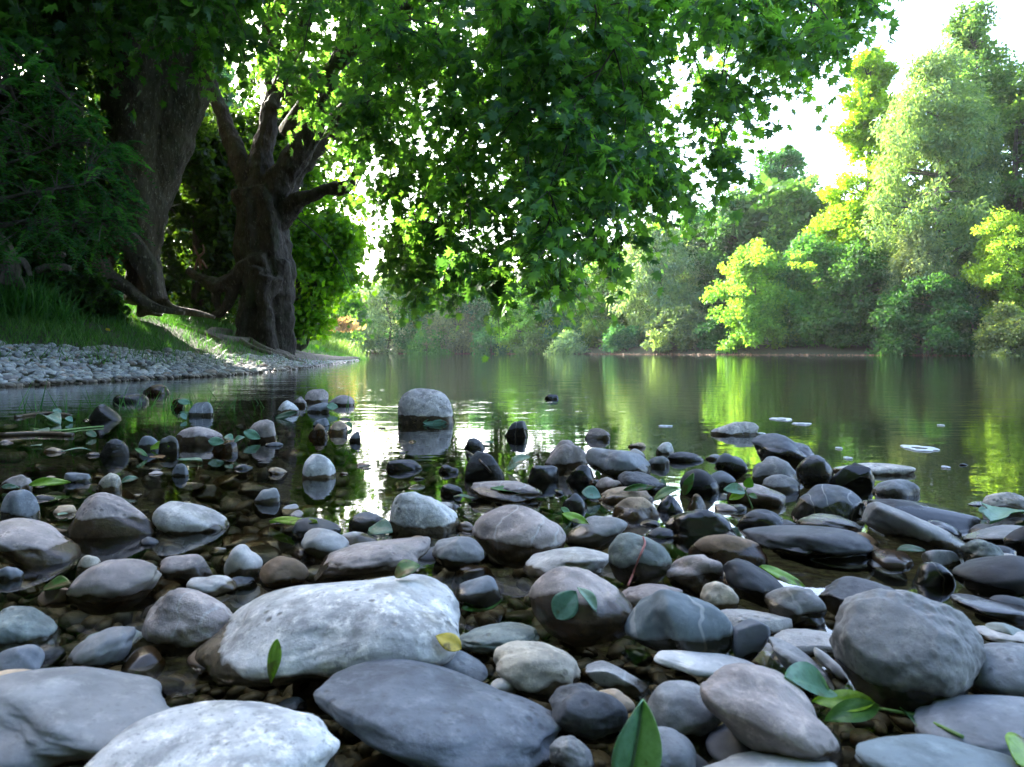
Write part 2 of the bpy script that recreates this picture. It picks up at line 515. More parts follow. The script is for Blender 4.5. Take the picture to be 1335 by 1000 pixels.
# P rows: full outline of the stone (centre x, y, width, height in photo pixels, roll), e = how high it rides, style, material, colour
PILE = [
 (275,990,335,160,-9,.9,'r','w','wh','large whitish speckled boulder cut by the bottom edge, left of the blue-grey boulder'),
 (95,945,300,135,9,.6,'s','s','gr','broad smooth grey slab in the bottom left corner'),
 (575,936,335,126,10,.8,'r','d','bl','long blue-grey boulder at the bottom, below the big white one'),
 (428,818,350,140,-9,.9,'r','w','wh','biggest white mottled boulder left of centre with a small green leaf stuck on its face'),
 (700,875,118,72,16,.8,'r','d','cr','cream oval stone with an orange-brown lower rim, right of the blue-grey boulder'),
 (1002,935,198,112,24,1.1,'r','d','pk','long pinkish pale boulder at the bottom, right of the upright green leaf'),
 (893,925,110,76,-4,.7,'r','d','gr','grey rounded stone leaning behind the long pinkish boulder'),
 (925,868,150,34,9,1.3,'s','s','wh','long thin pale pebble lying just above the pinkish boulder'),
 (886,815,136,86,14,.9,'s','s','te','smooth blue-green tinted stone with a pale bloom, right of the stone with the crumpled leaf'),
 (1190,850,210,154,8,.8,'m','d','gr','largest dark grey rounded boulder on the right'),
 (1322,880,150,84,0,.7,'r','d','bg','grey stone at the right edge beside the largest dark boulder'),
 (1300,947,214,80,-3,.7,'s','s','bg','flat pale grey slab at the lower right edge'),
 (1230,998,246,80,5,.8,'s','s','te','smooth blue-green flat stone cut by the bottom right edge'),
 (1000,1010,190,62,0,.9,'s','s','wh','pale flat stone cut by the bottom edge below the pinkish boulder'),
 (862,985,98,68,16,.8,'r','d','bg','small blue-grey stone right behind the upright leaf'),
 (765,932,104,76,12,.6,'m','d','dk','dark mossy stone with white patches left of the upright leaf'),
 (803,913,56,30,20,1.2,'r','s','tn','small orange-cream pebble above the upright leaf'),
 (802,884,84,38,25,.5,'a','d','gr','rough lichened stone half hidden above the orange-cream pebble'),
 (745,990,62,54,10,.4,'m','w','gr','mottled pebble at the bottom edge between the blue-grey boulder and the upright leaf'),
 (585,872,104,52,8,.5,'r','d','bg','pale blue stone wedged between the biggest white boulder and the blue-grey boulder'),
 (657,897,36,26,0,1.5,'r','s','pw','tiny pale pebble on the shoulder of the blue-grey boulder'),
 (650,832,108,44,-3,.6,'m','d','gg','dark stone with a greenish white top, above the cream oval stone'),
 (758,793,140,98,8,.9,'r','d','pk','rounded pinkish grey stone carrying a crumpled green leaf'),
 (623,773,64,46,2,.7,'r','s','bg','small dark wet rounded stone right of the biggest white boulder'),
 (978,838,50,58,0,.8,'a','s','bl','small blocky blue-black stone right of the blue-green tinted stone'),
 (938,781,48,44,10,.8,'r','d','cr','small cream and yellow stone above the blocky blue-black stone'),
 (1037,792,74,52,6,.6,'r','d','gr','brown-grey rounded stone under the tip of the bright green leaf'),
 (1050,836,90,30,-3,.8,'a','r','pw','cracked whitish flat stone left of the largest dark boulder'),
 (983,812,96,34,4,.5,'a','r','pw','low whitish layered stone right of the blue-green tinted stone'),
 (1050,873,108,42,36,.7,'r','d','gr','long grey pebble slanting down below the cracked whitish stone'),
 (1084,868,64,24,44,1.2,'s','s','pw','slim pale pebble slanting beside the largest dark boulder'),
 (128,850,98,52,-22,.5,'r','s','gr','grey-topped wet stone slanting up above the broad grey slab'),
 (28,828,96,62,16,.5,'m','d','gg','lumpy greenish grey stone at the left edge'),
 (20,868,78,52,-10,.7,'r','s','bg','bluish stone at the left edge under the lumpy greenish one'),
 (34,896,88,36,4,.7,'a','d','gr','rough grey stone at the left edge just above the broad slab'),
 (250,812,124,88,8,.5,'b','r','pk','rough brown-pink stone touching the left end of the biggest white boulder'),
 (150,765,118,74,-14,.4,'r','s','pk','pinkish topped dark stone with wet brown sides at left'),
 (243,742,72,42,10,.4,'r','d','pk','pinkish oval stone right of the wet brown-sided one'),
 (276,764,64,28,6,.4,'r','s','pw','small pale stone just below the pinkish oval one'),
 (315,738,50,50,-35,.5,'s','s','pw','whitish tilted stone with brown wet foot above the biggest white boulder'),
 (370,749,68,48,0,.3,'r','s','br','glossy dark brown round stone behind the biggest white boulder'),
 (427,713,72,44,14,.3,'s','s','pw','dark stone with a shiny white right side above the biggest white boulder'),
 (485,730,152,54,-9,.7,'a','d','pk','pinkish grey flat-topped block behind the biggest white boulder'),
 (597,721,70,44,3,.6,'r','s','gr','round stone with pale top and dark foot right of the pinkish block'),
 (676,700,122,80,4,.5,'r','d','pk','large beige-grey domed stone near the centre'),
 (739,734,114,40,-4,.7,'s','d','pw','long pale brown stone below the beige-grey dome'),
 (778,696,84,46,-14,.7,'r','s','gr','bluish white egg-shaped stone right of the beige-grey dome'),
 (834,731,82,72,0,.9,'r','d','gg','pale greenish round stone with a red stalk leaning on it'),
 (905,750,80,58,16,.6,'m','r','pk','rough pinkish stone right of the pale round one with the red stalk'),
 (848,777,84,34,0,.5,'m','d','pk','low pinkish stone under the pale greenish round one'),
 (983,763,92,48,32,.7,'r','s','bk','blue-black smooth stone slanting down left of the bright green leaf'),
 (1125,783,112,58,4,.3,'m','d','dk','dark mottled wet stone behind the largest dark boulder'),
 (1312,757,118,68,0,.5,'r','s','bk','big black rounded stone at the right edge'),
 (1297,795,104,34,10,.4,'s','s','bk','flat black stone under the big black rounded one'),
 (1284,727,58,42,22,.6,'m','d','gg','small grey-green stone above the big black rounded one'),
 (1332,706,46,44,0,.5,'r','s','bk','small black stone cut by the right edge'),
 (1300,699,86,24,-10,.7,'s','d','gr','thin grey slab at the right below the green leaves'),
 (1310,829,78,24,3,.4,'s','d','pw','thin whitish stone at the right edge behind the largest dark boulder'),
 (45,712,124,50,23,.6,'s','d','pk','long pinkish grey stone slanting down from the left edge'),
 (250,682,92,44,20,.3,'s','d','pw','pale topped stone slanting into the water right of the big dome at left'),
 (808,606,90,42,16,.7,'s','s','bg','smooth purplish grey slab tilted to the right in the middle of the bar'),
 (838,632,64,32,8,.4,'m','r','dk','dark wet rough stone under the purplish grey slab'),
 (658,642,98,32,4,.5,'m','d','pk','flat pinkish stone behind the beige-grey dome'),
 (1024,592,92,46,17,.7,'b','s','bl','large dark blue slab on top of the heap at right of centre'),
 (1062,617,46,46,30,.8,'r','s','bl','dark blue oval stone leaning on the right side of the heap'),
 (952,609,40,32,22,.6,'r','s','bl','small dark blue oval stone left of the heap'),
 (1062,707,178,56,5,.5,'b','s','dk','widest flat dark slab in the wet stones at right of centre'),
 (1082,687,84,32,8,.7,'s','d','gr','paler grey stone behind the widest flat dark slab'),
 (1203,671,134,36,9,.6,'a','s','bk','long black angular slab near the open water at right'),
 (1190,694,148,48,23,.8,'s','s','gr','long dark grey stone slanting down to the right of the widest slab'),
 (1229,693,54,26,10,.5,'r','s','bk','small black stone tucked under the long black slab'),
 (985,648,78,34,8,.4,'s','d','pk','grey-tan slab under the small green sprout'),
 (912,632,50,40,12,.4,'m','s','bk','black wet stone behind the narrow standing leaf'),
 (1305,722,40,22,0,.3,'r','s','dk','small dark pebble between the thin slab and the big black stone'),
]
for n, (cx, cy, w, h, roll, e, st, mt, co, lab) in enumerate(PILE):
    a, b, c, zc, d = solve_P(cx, cy, w, h, e, .78)
    wet = {'bk': .2, 'dk': .2, 'bl': .012}.get(co, .014)
    if co in ('bk', 'dk'): wet = .018
    if 'wet' in lab or 'glossy' in lab or 'slab in the wet' in lab: wet = zc + c * .25
    rw = random.Random(n)
    if cy < 800 and co not in ('bk', 'dk'): wet = zc + c * rw.uniform(-.25, .5)
    if cy < 740 and cx > 850 and co in ('bl', 'gr', 'pk', 'dk', 'bk'): wet = zc + c * rw.uniform(.1, 1.3)
    if cy > 800: wet = zc - c * rw.uniform(.0, .45)
    nm = 'boulder' if w > 150 else ('pebble' if w < 60 else 'river_stone')
    lv = 6 if w > 180 else (5 if w > 55 else 4)
    make_stone(nm, lab, (a, b, c), ((cx - CX) / F * d, d, zc), R(roll), 0.0 if w > 150 else rng.uniform(-.15, .15), 100 + n, st, MATS[mt], COLS[co], wet, lv,
               'boulder' if w > 150 else ('pebble' if w < 60 else 'stone'))

# W rows: the part above the water (x0, y0, x1, y1 = waterline), style, material, colour, wet height as a share of the visible height
WATER = [
 (83,643,207,702,'r','d','pk',.45,'big domed stone standing in the shallows at left with a wet brown foot'),
 (0,638,52,680,'m','d','bg',.1,'bluish grey pitted stone in the water at the left edge'),
 (100,724,134,745,'r','d','cr',.2,'small cream stone between the slanting stone and the pinkish topped one at left'),
 (-8,738,30,757,'r','s','bg',.1,'small bluish stone awash at the left edge'),
 (394,592,438,624,'q','d','wh',.0,'white block with a slanted top standing alone in dark water'),
 (515,506,595,553,'q','w','pw',.1,'largest angular pale rock standing alone in the open water'),
 (506,640,600,697,'q','w','wh',.25,'blue-white craggy stone with a black wet foot near the centre'),
 (226,556,293,581,'s','d','pk',.5,'flat bluish stone with a pinkish rim and leaves at its right end'),
 (322,547,362,576,'a','d','pk',.2,'pointed pinkish stone beside pale fallen leaves'),
 (397,507,429,525,'a','d','pk',.1,'peaked stone at the back of the small cluster near the left bank'),
 (428,515,462,529,'s','d','pk',.2,'low flat stone at the right end of the cluster near the left bank'),
 (400,525,431,538,'s','d','bg',.2,'bluish pebble at the front of the cluster near the left bank'),
 (383,517,402,530,'r','d','pk',.4,'brown and pale pebble at the left end of the cluster near the left bank'),
 (360,522,392,539,'r','d','wh',.1,'white pebble set apart left of the cluster near the left bank'),
 (246,524,277,543,'a','d','bg',.2,'small peaked bluish stone near the left bank'),
 (223,519,241,532,'r','s','br',.9,'small brown stone with a leaf, left of the peaked bluish one'),
 (115,527,160,548,'b','r','dk',.9,'dark brown lumpy stone near the left bank'),
 (185,501,221,514,'s','r','br',.8,'flat reddish brown stone by the left bank gravel'),
 (150,512,191,525,'m','r','dk',.8,'dark purplish stone between the lumpy one and the gravel'),
 (130,572,168,596,'b','r','dk',.8,'blackish lumpy stone in the left shallows'),
 (180,568,208,586,'s','s','bg',.4,'shiny bluish pebble right of the blackish lumpy stone'),
 (208,568,234,590,'r','s','dk',.6,'dark pebble leaning beside the shiny bluish one'),
 (83,617,119,629,'a','d','bg',.2,'flat blue-grey pebble behind the big domed stone'),
 (125,616,158,640,'r','w','cr',.3,'cream mottled pebble just behind the big domed stone'),
 (0,618,40,640,'r','d','pk',.3,'pinkish flat stone at the left edge behind the pitted one'),
 (222,604,247,621,'a','d','bg',.2,'small bluish pebble under a teal leaf'),
 (330,636,366,656,'r','s','gr',.2,'small smooth grey pebble with a white glint in dark water'),
 (274,573,311,590,'a','s','br',.9,'brown wet stone at the foot of the flat bluish one'),
 (400,552,428,571,'r','s','br',.6,'brown round pebble in the group left of the sun glitter'),
 (425,549,453,566,'r','d','tn',.4,'tan pebble in the group left of the sun glitter'),
 (408,545,429,556,'a','d','bg',.2,'small grey pebble behind the brown and tan pair'),
 (455,562,471,576,'a','d','bg',.2,'tiny pale pebble at the edge of the sun glitter'),
 (656,548,690,570,'a','s','dk',.5,'small dark pyramid-shaped stone alone in the open water'),
 (709,514,728,521,'s','s','dk',.6,'tiny dark stone farthest out in the open water'),
 (762,558,796,573,'a','w','pk',.4,'small brown and white broken stone beyond the bar'),
 (707,574,768,613,'m','d','pk',.15,'pinkish peaked stone at the back of the stone bar'),
 (687,606,729,629,'r','s','dk',.9,'dark brown wet round stone left of the black one'),
 (738,606,776,631,'r','s','bk',.9,'black wet round stone in front of the pinkish peaked one'),
 (604,571,634,586,'m','r','dk',.7,'black jagged stone at the tip of the debris left of the bar'),
 (606,588,658,626,'a','r','dk',.6,'dark crumpled heap-like stone with leaves on it left of the bar'),
 (502,599,551,613,'s','s','dk',.7,'long flat dark stone awash under the sun glitter'),
 (572,606,599,617,'r','s','dk',.7,'low dark pebble awash right of the flat dark stone'),
 (574,631,604,646,'r','s','dk',.7,'dark round pebble behind the teal leaf'),
 (453,668,510,690,'s','s','bg',.7,'flat blue shiny stone at the foot of the sun glitter'),
 (799,648,861,677,'r','d','tn',.5,'orange-brown dome with a whitish top and a clear reflection'),
 (777,634,852,656,'s','d','tn',.3,'low tan slab behind the orange-brown dome'),
 (732,643,768,666,'r','s','bl',.6,'small blue-black stone left of the round green leaf'),
 (776,622,815,641,'m','d','pk',.3,'small pinkish stone tucked under the purplish grey slab'),
 (927,550,989,568,'s','w','pw',.2,'flat pale stone lying out in the open water at right'),
 (855,576,879,592,'a','w','wh',.1,'small bright white stone at the back of the bar'),
 (819,577,842,584,'s','d','tn',.2,'tiny tan pebble behind the bar'),
 (869,589,918,602,'s','w','dk',.5,'flat dark speckled stone awash behind the bar'),
 (814,585,842,598,'m','w','pw',.1,'rough pale pebble behind the purplish grey slab'),
 (844,594,873,609,'s','s','bg',.3,'flat pale blue pebble right of the purplish grey slab'),
 (978,595,1042,629,'r','d','gr',.15,'brownish rounded stone in front of the large dark blue slab'),
 (994,619,1043,641,'s','d','gr',.3,'flat wet grey stone at the foot of the heap'),
 (920,614,962,636,'s','s','bl',.3,'low bluish slab left of the heap'),
 (855,646,894,669,'r','s','bk',.9,'black pebble with rings of blue reflection below the leaf pile'),
 (894,644,923,671,'r','s','br',.9,'reddish brown round pebble below the narrow standing leaf'),
 (1030,633,1133,679,'r','s','bl',.5,'big dark glossy domed stone in front of the heap'),
 (867,662,964,699,'m','s','dk',.9,'dark brown stone with a raised right end in the wet stones'),
 (958,664,1026,691,'r','s','dk',.7,'low dark stone between the raised one and the glossy dome'),
 (898,696,998,735,'s','d','br',.5,'low brown dome with a pale top above the blue-black slanting stone'),
 (1139,626,1199,647,'m','r','bg',.5,'rough rounded bluish stone near the open water at right'),
 (1077,603,1138,635,'a','s','bk',.9,'black angular slab right of the heap'),
 (1086,604,1190,620,'s','w','pw',.3,'flat whitish slab lying awash behind the black angular one'),
 (1283,641,1345,669,'m','w','pw',.3,'rough whitish stone at the right edge behind green leaves'),
 (1204,715,1252,740,'a','d','gr',.3,'pointed grey pebble right of the dark green leaf'),
 (1189,733,1246,765,'r','s','bk',.9,'black shiny pebble in the pool at right'),
 (1262,683,1312,700,'s','s','dk',.5,'low dark slab between the green leaves and the thin grey slab'),
 (1250,604,1262,607,'s','s','dk',.5,'speck of dark pebble barely above the water far right'),
]
for n, (x0, y0, x1, y1, st, mt, co, wf, lab) in enumerate(WATER):
    d1 = CH * F / (y1 - HY); w = x1 - x0; k = .62
    d = d1 / (1 - k * w / 2 / F)
    a = w / 2 * d / F; b = k * a
    top = CH - (y0 - HY) * d / F
    top = max(top, .12 * a)
    wet = max(.006, top * max(wf, .22))
    sub = top * .15
    nm = 'boulder' if w > 150 else ('pebble' if w < 60 else 'river_stone')
    make_stone(nm, lab, (a, b, top + sub), (((x0 + x1) / 2 - CX) / F * d, d, -sub), R(rng.uniform(-3, 3)), rng.uniform(-.2, .2), 400 + n, st, MATS[mt], COLS[co], wet,
               5 if w > 60 else 4, 'pebble' if w < 60 else 'stone')

# ---- smaller stones filling the gaps: built once, copied
proto = []
for k in range(10):
    st = 'rrsmmrasbm'[k]
    p, Fc = stone_shape(900 + k, st, 4)
    p = p * np.array([1, .75, .5 if st != 's' else .35])
    proto.append(np_mesh('pebble', p * .02, Fc.ravel(), np.full(len(Fc), 3)))


def scatter(n, name, label, cat, group, sampler, cols, mats, wet):
    for i in range(n):
        x, y, z, s = sampler()
        me = proto[int(rng.integers(10))]
        o = bpy.data.objects.new(name, me); COL.objects.link(o)
        if not me.materials: me.materials.append(M_dry)
        o.material_slots[0].link = 'OBJECT'; o.material_slots[0].material = MATS[mats[int(rng.integers(len(mats)))]]
        o.location = (float(x), float(y), float(z)); o.scale = (s / .02, s / .02, s / .02 * rng.uniform(.8, 1.2))
        o.rotation_euler = (rng.uniform(-.3, .3), rng.uniform(-.3, .3), rng.uniform(0, 6.28))
        cc = np.array(COLS[cols[int(rng.integers(len(cols)))]]) * rng.uniform(.7, 1.3); o.color = (*[float(v) for v in cc], 1)
        o['wet_line'] = float(wet()); tag(o, label, cat, group)


def samp_near():
    while True:
        px = rng.uniform(-80, 1480); py = rng.uniform(685, 1050)
        if px < 420 and py < 760 and rng.random() < .6: continue
        d = CH * F / (py - HY)
        s = rng.uniform(.012, .038) * (1.0 if d < 1 else 1.15)
        return (px - CX) / F * d, d, rng.uniform(-.022, .004), s


def samp_mid():
    while True:
        px = rng.uniform(560, 1335); py = rng.uniform(596, 700)
        if py < 640 and px < 700: continue
        if px > 1090 and py < 645: continue
        if px > 1000 and rng.random() < .3: continue
        d = CH * F / (py - HY)
        return (px - CX) / F * d, d, rng.uniform(-.02, .002), rng.uniform(.012, .032)


def samp_sub():
    px = rng.uniform(-100, 560); py = 530 + 220 * rng.random() ** .8
    d = CH * F / (py - HY); s = rng.uniform(.02, .055)
    x = (px - CX) / F * d
    return x, d, -s * rng.uniform(.5, .62) - rng.uniform(0, .012), s


scatter(118, 'pebble', 'small wet pebble wedged low between the larger stones in the foreground', 'pebble', 'small pebbles between the foreground stones', samp_near,
        ['gr', 'pk', 'dk', 'tn', 'br', 'pw', 'gg', 'br', 'dk'], 'ddsmr'.replace('m', 's'), lambda: rng.uniform(-.01, .03))
scatter(62, 'pebble', 'small glistening pebble filling the middle of the stone bar', 'pebble', 'small pebbles filling the stone bar', samp_mid,
        ['gr', 'pk', 'dk', 'bl', 'br', 'bg', 'bk', 'pw'], 'dss', lambda: rng.uniform(0, .04))
def samp_left():
    px = rng.uniform(-40, 600); py = 528 + 200 * rng.random()
    d = CH * F / (py - HY); s = rng.uniform(.010, .030) * (1.3 if d > 2 else 1)
    return (px - CX) / F * d, d, -s * rng.uniform(.05, .4), s


scatter(58, 'pebble', 'low half-submerged pebble in the left shallows', 'pebble', 'half-submerged pebbles in the left shallows', samp_left,
        ['br', 'pk', 'dk', 'gr', 'tn'], 'dss', lambda: rng.uniform(0, .012))
scatter(110, 'cobble', 'brown cobble lying under the shallow water at left', 'cobble', 'cobbles under the shallow water at left', samp_sub,
        ['br', 'tn', 'tn', 'gr', 'br'], 'ds', lambda: .0)

# gravel between and under the cobbles
gbuf = Buf(); _, F2_ = ico(2)
for k in range(6):
    n_ = 1300; shp = stone_shape(760 + k, 'ramsrb'[k], 2)[0] * np.array([.8, 1, .55])
    py_ = 505 + 560 * rng.random(n_) ** 1.1; d_ = CH * F / (py_ - HY); x_ = (rng.uniform(-150, 1480, n_) - CX) / F * d_
    ok_ = (x_ > shore_x(d_) + .2) & ~((x_ > .25 * d_) & (d_ > 1.9)); d_, x_ = d_[ok_], x_[ok_]; n_ = len(d_)
    a_ = rng.uniform(0, 6.28, n_); D_ = np.stack([np.cos(a_), np.sin(a_), rng.normal(size=n_) * .2], 1)
    X, Y, Z = frames(D_, np.tile([0., 0, 1], (n_, 1)) + rng.normal(size=(n_, 3)) * .3)
    s_ = rng.uniform(.007, .022, n_) * np.clip(d_, .7, 2.2)
    instances(gbuf, shp, F2_, np.stack([x_, d_, ground_z(x_, d_) + s_ * .3 + rng.uniform(0, .02, n_)], 1), X, Y, Z, s_, np.full(n_, .5))
M_bedg, nt, out = new_mat('bed_gravel'); g = N(nt)
geo = g.new('ShaderNodeNewGeometry'); cr = g.new('ShaderNodeValToRGB'); g.put(cr.inputs[0], geo.outputs['Random Per Island'])
e = cr.color_ramp.elements; e[0].color = (.035, .024, .015, 1); e[1].color = (.12, .10, .075, 1)
for p_, c_ in ((.25, (.09, .06, .035, 1)), (.5, (.04, .036, .028, 1)), (.75, (.15, .10, .06, 1))):
    q = cr.color_ramp.elements.new(p_); q.color = c_
n1 = g.noise(geo.outputs['Position'], 130, 4, .6)
p = principled(g, g.mix(g.ramp(n1, .4, .7), cr.outputs[0], g.mix(1.0, cr.outputs[0], (.5, .48, .42), 'MULTIPLY')), .4, g.bump(n1, .003, .6), .5)
g.link(p.outputs[0], out.inputs[0])
o = gbuf.build('riverbed_gravel', M_bedg); tag(o, 'brown gravel on the river bed between the cobbles', 'gravel', kind='stuff')

# ---------------------------------------------------------------- fallen leaves
bpy.context.view_layer.update()
DG = bpy.context.evaluated_depsgraph_get()


def hit(px, py):
    o = Vector((0, 0, CH)); dr = (Vector(P(px, py, 1.0)) - o).normalized()
    ok, loc, nrm, *_ = sc.ray_cast(DG, o, dr)
    if not ok: loc = Vector(P(px, py, 1.0)); nrm = Vector((0, 0, 1))
    return np.array(loc), np.array(nrm)


M_litter = foliage_material('fallen_leaf', .25, (1.6, 1.7, .5), .38, .5)
_nt = M_litter.node_tree; g = N(_nt); _p = [n_ for n_ in _nt.nodes if n_.type == 'BSDF_PRINCIPLED'][0]
_src = _p.inputs['Base Color'].links[0].from_socket; _tc = g.new('ShaderNodeTexCoord')
_oi = g.new('ShaderNodeObjectInfo'); _th = g.math('ADD', .50, g.math('MULTIPLY', _oi.outputs['Random'], .18))
_n = g.noise(_tc.outputs['Object'], 55, 5, .65)
_m = g.math('MULTIPLY', g.math('SUBTRACT', _n, _th), 14, clamp=True)
g.put(_p.inputs['Base Color'], g.mix(g.math('MULTIPLY', _m, .85), g.mix(g.ramp(g.noise(_tc.outputs['Object'], 200, 3), .4, .7), _src, g.mix(1.0, _src, (.6, .65, .6), 'MULTIPLY')), (.10, .055, .02)))
g.put(_p.inputs['Normal'], g.bump(g.noise(_tc.outputs['Object'], 120, 3), .0012, .8))


def leaf_mesh(A, B, up, wr, curl, fold, seed, lobed=False, bend=0.0):
    """a thin lens-shaped leaf from A (stalk end) to B (tip) with midrib fold and curl"""
    n, mm = 18, 4
    rr = np.random.default_rng(seed)
    L = B - A; ln = np.linalg.norm(L); D = L / ln
    up = up - D * (up @ D); up /= np.linalg.norm(up) + 1e-9
    X = np.cross(D, up)
    V = []
    ph = rr.uniform(0, 6.28)
    for i in range(n + 1):
        t = i / n
        wd = wr * ln * (math.sin(math.pi * t ** .85) ** .8 if 0 < t < 1 else 0.0)
        if lobed: wd *= 1 + .28 * math.sin(t * 22)
        for j in range(-mm, mm + 1):
            u = j / mm
            z = abs(u) * wd * fold + curl * ln * (math.sin(math.pi * t)) + .03 * ln * math.sin(ph + 6 * t + 3 * u) * abs(u)
            V.append(A + D * (t * ln) + X * (u * wd + bend * ln * math.sin(math.pi * t)) + up * z)
    V = np.array(V); w_ = 2 * mm + 1
    Fq = []
    for i in range(n):
        for j in range(2 * mm):
            a_ = i * w_ + j; Fq.append((a_, a_ + 1, a_ + w_ + 1, a_ + w_))
    return V, np.array(Fq)


LC = {'te': (.12, .27, .20), 'gn': (.07, .19, .04), 'br': (.20, .38, .03), 'dg': (.03, .10, .04), 'ye': (.50, .40, .05), 'pt': (.22, .36, .30), 'bn': (.25, .12, .05)}
# (x0,y0, x1,y1, width ratio, curl, fold, colour, label, flags)
LEAVES = [
 (352,684,414,684,.11,.02,.3,'br','bright green narrow leaf floating alone above the glossy brown stone'),
 (38,634,92,630,.13,.05,.6,'br','yellow-green narrow leaf floating near the left edge'),
 (3,635,26,636,.16,.03,.3,'pt','pale teal leaf tip floating at the left edge'),
 (80,590,119,589,.15,.05,.5,'te','teal leaf floating in the dark left shallows'),
 (43,582,53,583,.4,.02,.2,'pt','tiny white-green leaf scrap in the dark left shallows'),
 (76,675,88,672,.42,.05,.3,'pt','pale teal scrap leaning on the left of the big domed stone'),
 (158,630,180,625,.25,.08,.4,'te','teal leaf right of the cream mottled pebble'),
 (176,586,193,597,.2,.05,.3,'gn','green leaf beside the blackish lumpy stone'),
 (196,584,220,582,.15,.02,.2,'br','light green leaf sliver beside the dark leaning pebble'),
 (232,601,264,604,.2,.04,.3,'te','teal leaf lying over the small bluish pebble'),
 (272,575,293,578,.3,.02,.2,'te','teal leaf stuck to the flat bluish stone'),
 (293,570,304,575,.5,.1,.4,'te','curled teal leaf at the right end of the flat bluish stone'),
 (305,577,319,571,.3,.1,.3,'te','teal leaf scrap floating left of the pointed pinkish stone'),
 (318,563,340,573,.28,.05,.3,'te','pale teal leaf leaning against the pointed pinkish stone'),
 (358,546,389,538,.16,.02,.3,'dg','dark green leaf pointing to the white pebble near the left bank'),
 (426,530,441,532,.4,.03,.3,'te','teal leaf on the right of the cluster near the left bank'),
 (452,551,459,558,.4,.02,.2,'gn','small green leaf near the sun glitter'),
 (232,523,250,527,.25,.04,.3,'te','teal leaf beside the small brown stone near the left bank'),
 (236,540,243,548,.4,.02,.2,'te','teal scrap in front of the peaked bluish stone'),
 (86,545,95,551,.4,.1,.3,'te','teal leaf standing in debris near the left bank'),
 (52,549,78,554,.15,.1,.3,'pt','pale leaf stretched over debris near the left bank'),
 (70,535,80,541,.45,.1,.3,'te','round teal leaf on debris near the left bank'),
 (47,563,60,566,.25,.04,.3,'pt','pale leaf on the low debris at left'),
 (113,564,126,571,.4,.04,.3,'dg','dark teal leaf in the left shallows above the blackish stone'),
 (60,769,94,765,.2,.03,.3,'gn','green leaf under water near the pinkish topped stone'),
 (482,690,512,696,.35,.05,.3,'te','teal leaf on wet stone left of the craggy blue-white one'),
 (591,650,620,652,.22,.03,.3,'te','oval teal leaf floating right of the craggy blue-white stone'),
 (551,551,583,551,.16,.02,.2,'te','teal leaf on the foot of the largest angular rock'),
 (630,578,642,580,.4,.03,.3,'te','teal leaf behind the dark crumpled heap'),
 (661,615,693,597,.26,.12,.4,'pt','pale teal leaf leaning up over the dark crumpled heap'),
 (640,638,692,652,.16,.04,.5,'gn','long green leaf lying on the flat pinkish stone'),
 (733,672,768,686,.2,.05,.4,'br','bright green leaf caught left of the bluish egg-shaped stone'),
 (759,643,784,650,.42,.1,.3,'te','round teal leaf beside the small blue-black stone'),
 (812,640,855,636,.12,.06,.5,'gn','long curled green leaf under the dark wet rough stone'),
 (852,654,886,640,.22,.12,.4,'gn','broad green leaf propped above the black pebble'),
 (891,647,904,618,.20,.02,.3,'gn','narrow green leaf standing up between dark stones'),
 (778,615,782,626,.3,.02,.2,'gn','tiny green leaf upright by the purplish grey slab'),
 (861,625,868,638,.3,.03,.3,'gn','small green leaf right of the dark wet rough stone'),
 (515,755,548,742,.45,.08,.4,'gn','triangular green leaf standing on the pinkish grey block'),
 (600,796,653,784,.16,-.12,.5,'gn','curled green leaf in the gap right of the biggest white boulder'),
 (600,849,566,833,.35,.04,.3,'ye','yellow leaf tucked under the right end of the biggest white boulder'),
 (364,832,356,888,.16,.02,.3,'br','small green leaf stuck upright on the face of the biggest white boulder'),
 (988,742,1047,769,.16,.03,.4,'br','bright green leaf resting on the blue-black slanting stone'),
 (1169,721,1207,722,.28,.08,.4,'dg','dark green leaf lying right of the long slanting grey stone'),
 (1275,668,1290,672,.5,.1,.3,'te','small teal leaf at the left of the leaves near the right edge'),
 (1290,684,1338,674,.15,.06,.4,'te','large lobed teal leaf near the right edge', 'lobed'),
 (1322,1000,1345,985,.4,.05,.3,'br','bright green leaf cut by the lower right corner'),
 (726,808,752,772,.42,.06,.5,'te','flat half of the crumpled leaf on the rounded pinkish stone'),
 (776,800,752,769,.2,.10,.9,'pt','folded pale leaf on the rounded pinkish stone'),
 (731,664,745,677,.3,.04,.3,'gn','little green leaf behind the bluish egg-shaped stone'),
 (200,597,212,600,.3,.03,.3,'bn','small brown leaf between two dark pebbles at left'),
]
for n, row in enumerate(LEAVES):
    x0, y0, x1, y1, wr, cu, fo, co, lab = row[:9]
    A, nA = hit(x0, y0); B, nB = hit(x1, y1)
    up = nA + nB + np.array([0, -.15, .5])
    lat = abs(A[0] - B[0])
    if abs(A[1] - B[1]) > .9 * lat + .015:      # ends fell on different things: keep the nearer distance
        dd = min(A[1], B[1]); A = P(x0, y0, dd); B = P(x1, y1, dd); up = up + np.array([0, -1.2, 0])
    ln = np.linalg.norm(B - A)
    up = up / np.linalg.norm(up)
    A = A + up * .0035; B = B + up * .004
    V, Fq = leaf_mesh(A, B, up, wr, cu, fo * .5, n, len(row) > 9)
    ctr = V.mean(0)
    me = np_mesh('fallen_leaf', V - ctr, Fq.ravel(), np.full(len(Fq), 4))
    o = link('fallen_leaf', me, M_litter, None, tuple(float(v) for v in ctr))
    s_ = o.modifiers.new('thickness', 'SOLIDIFY'); s_.thickness = .0006; s_.offset = 1
    o.color = (*LC[co], 1); at = me.attributes.new('tone', 'FLOAT', 'POINT')
    at.data.foreach_set('value', np.full(len(V), float(rng.uniform(.3, .6)), dtype=np.float32))
    tag(o, lab, 'leaf')

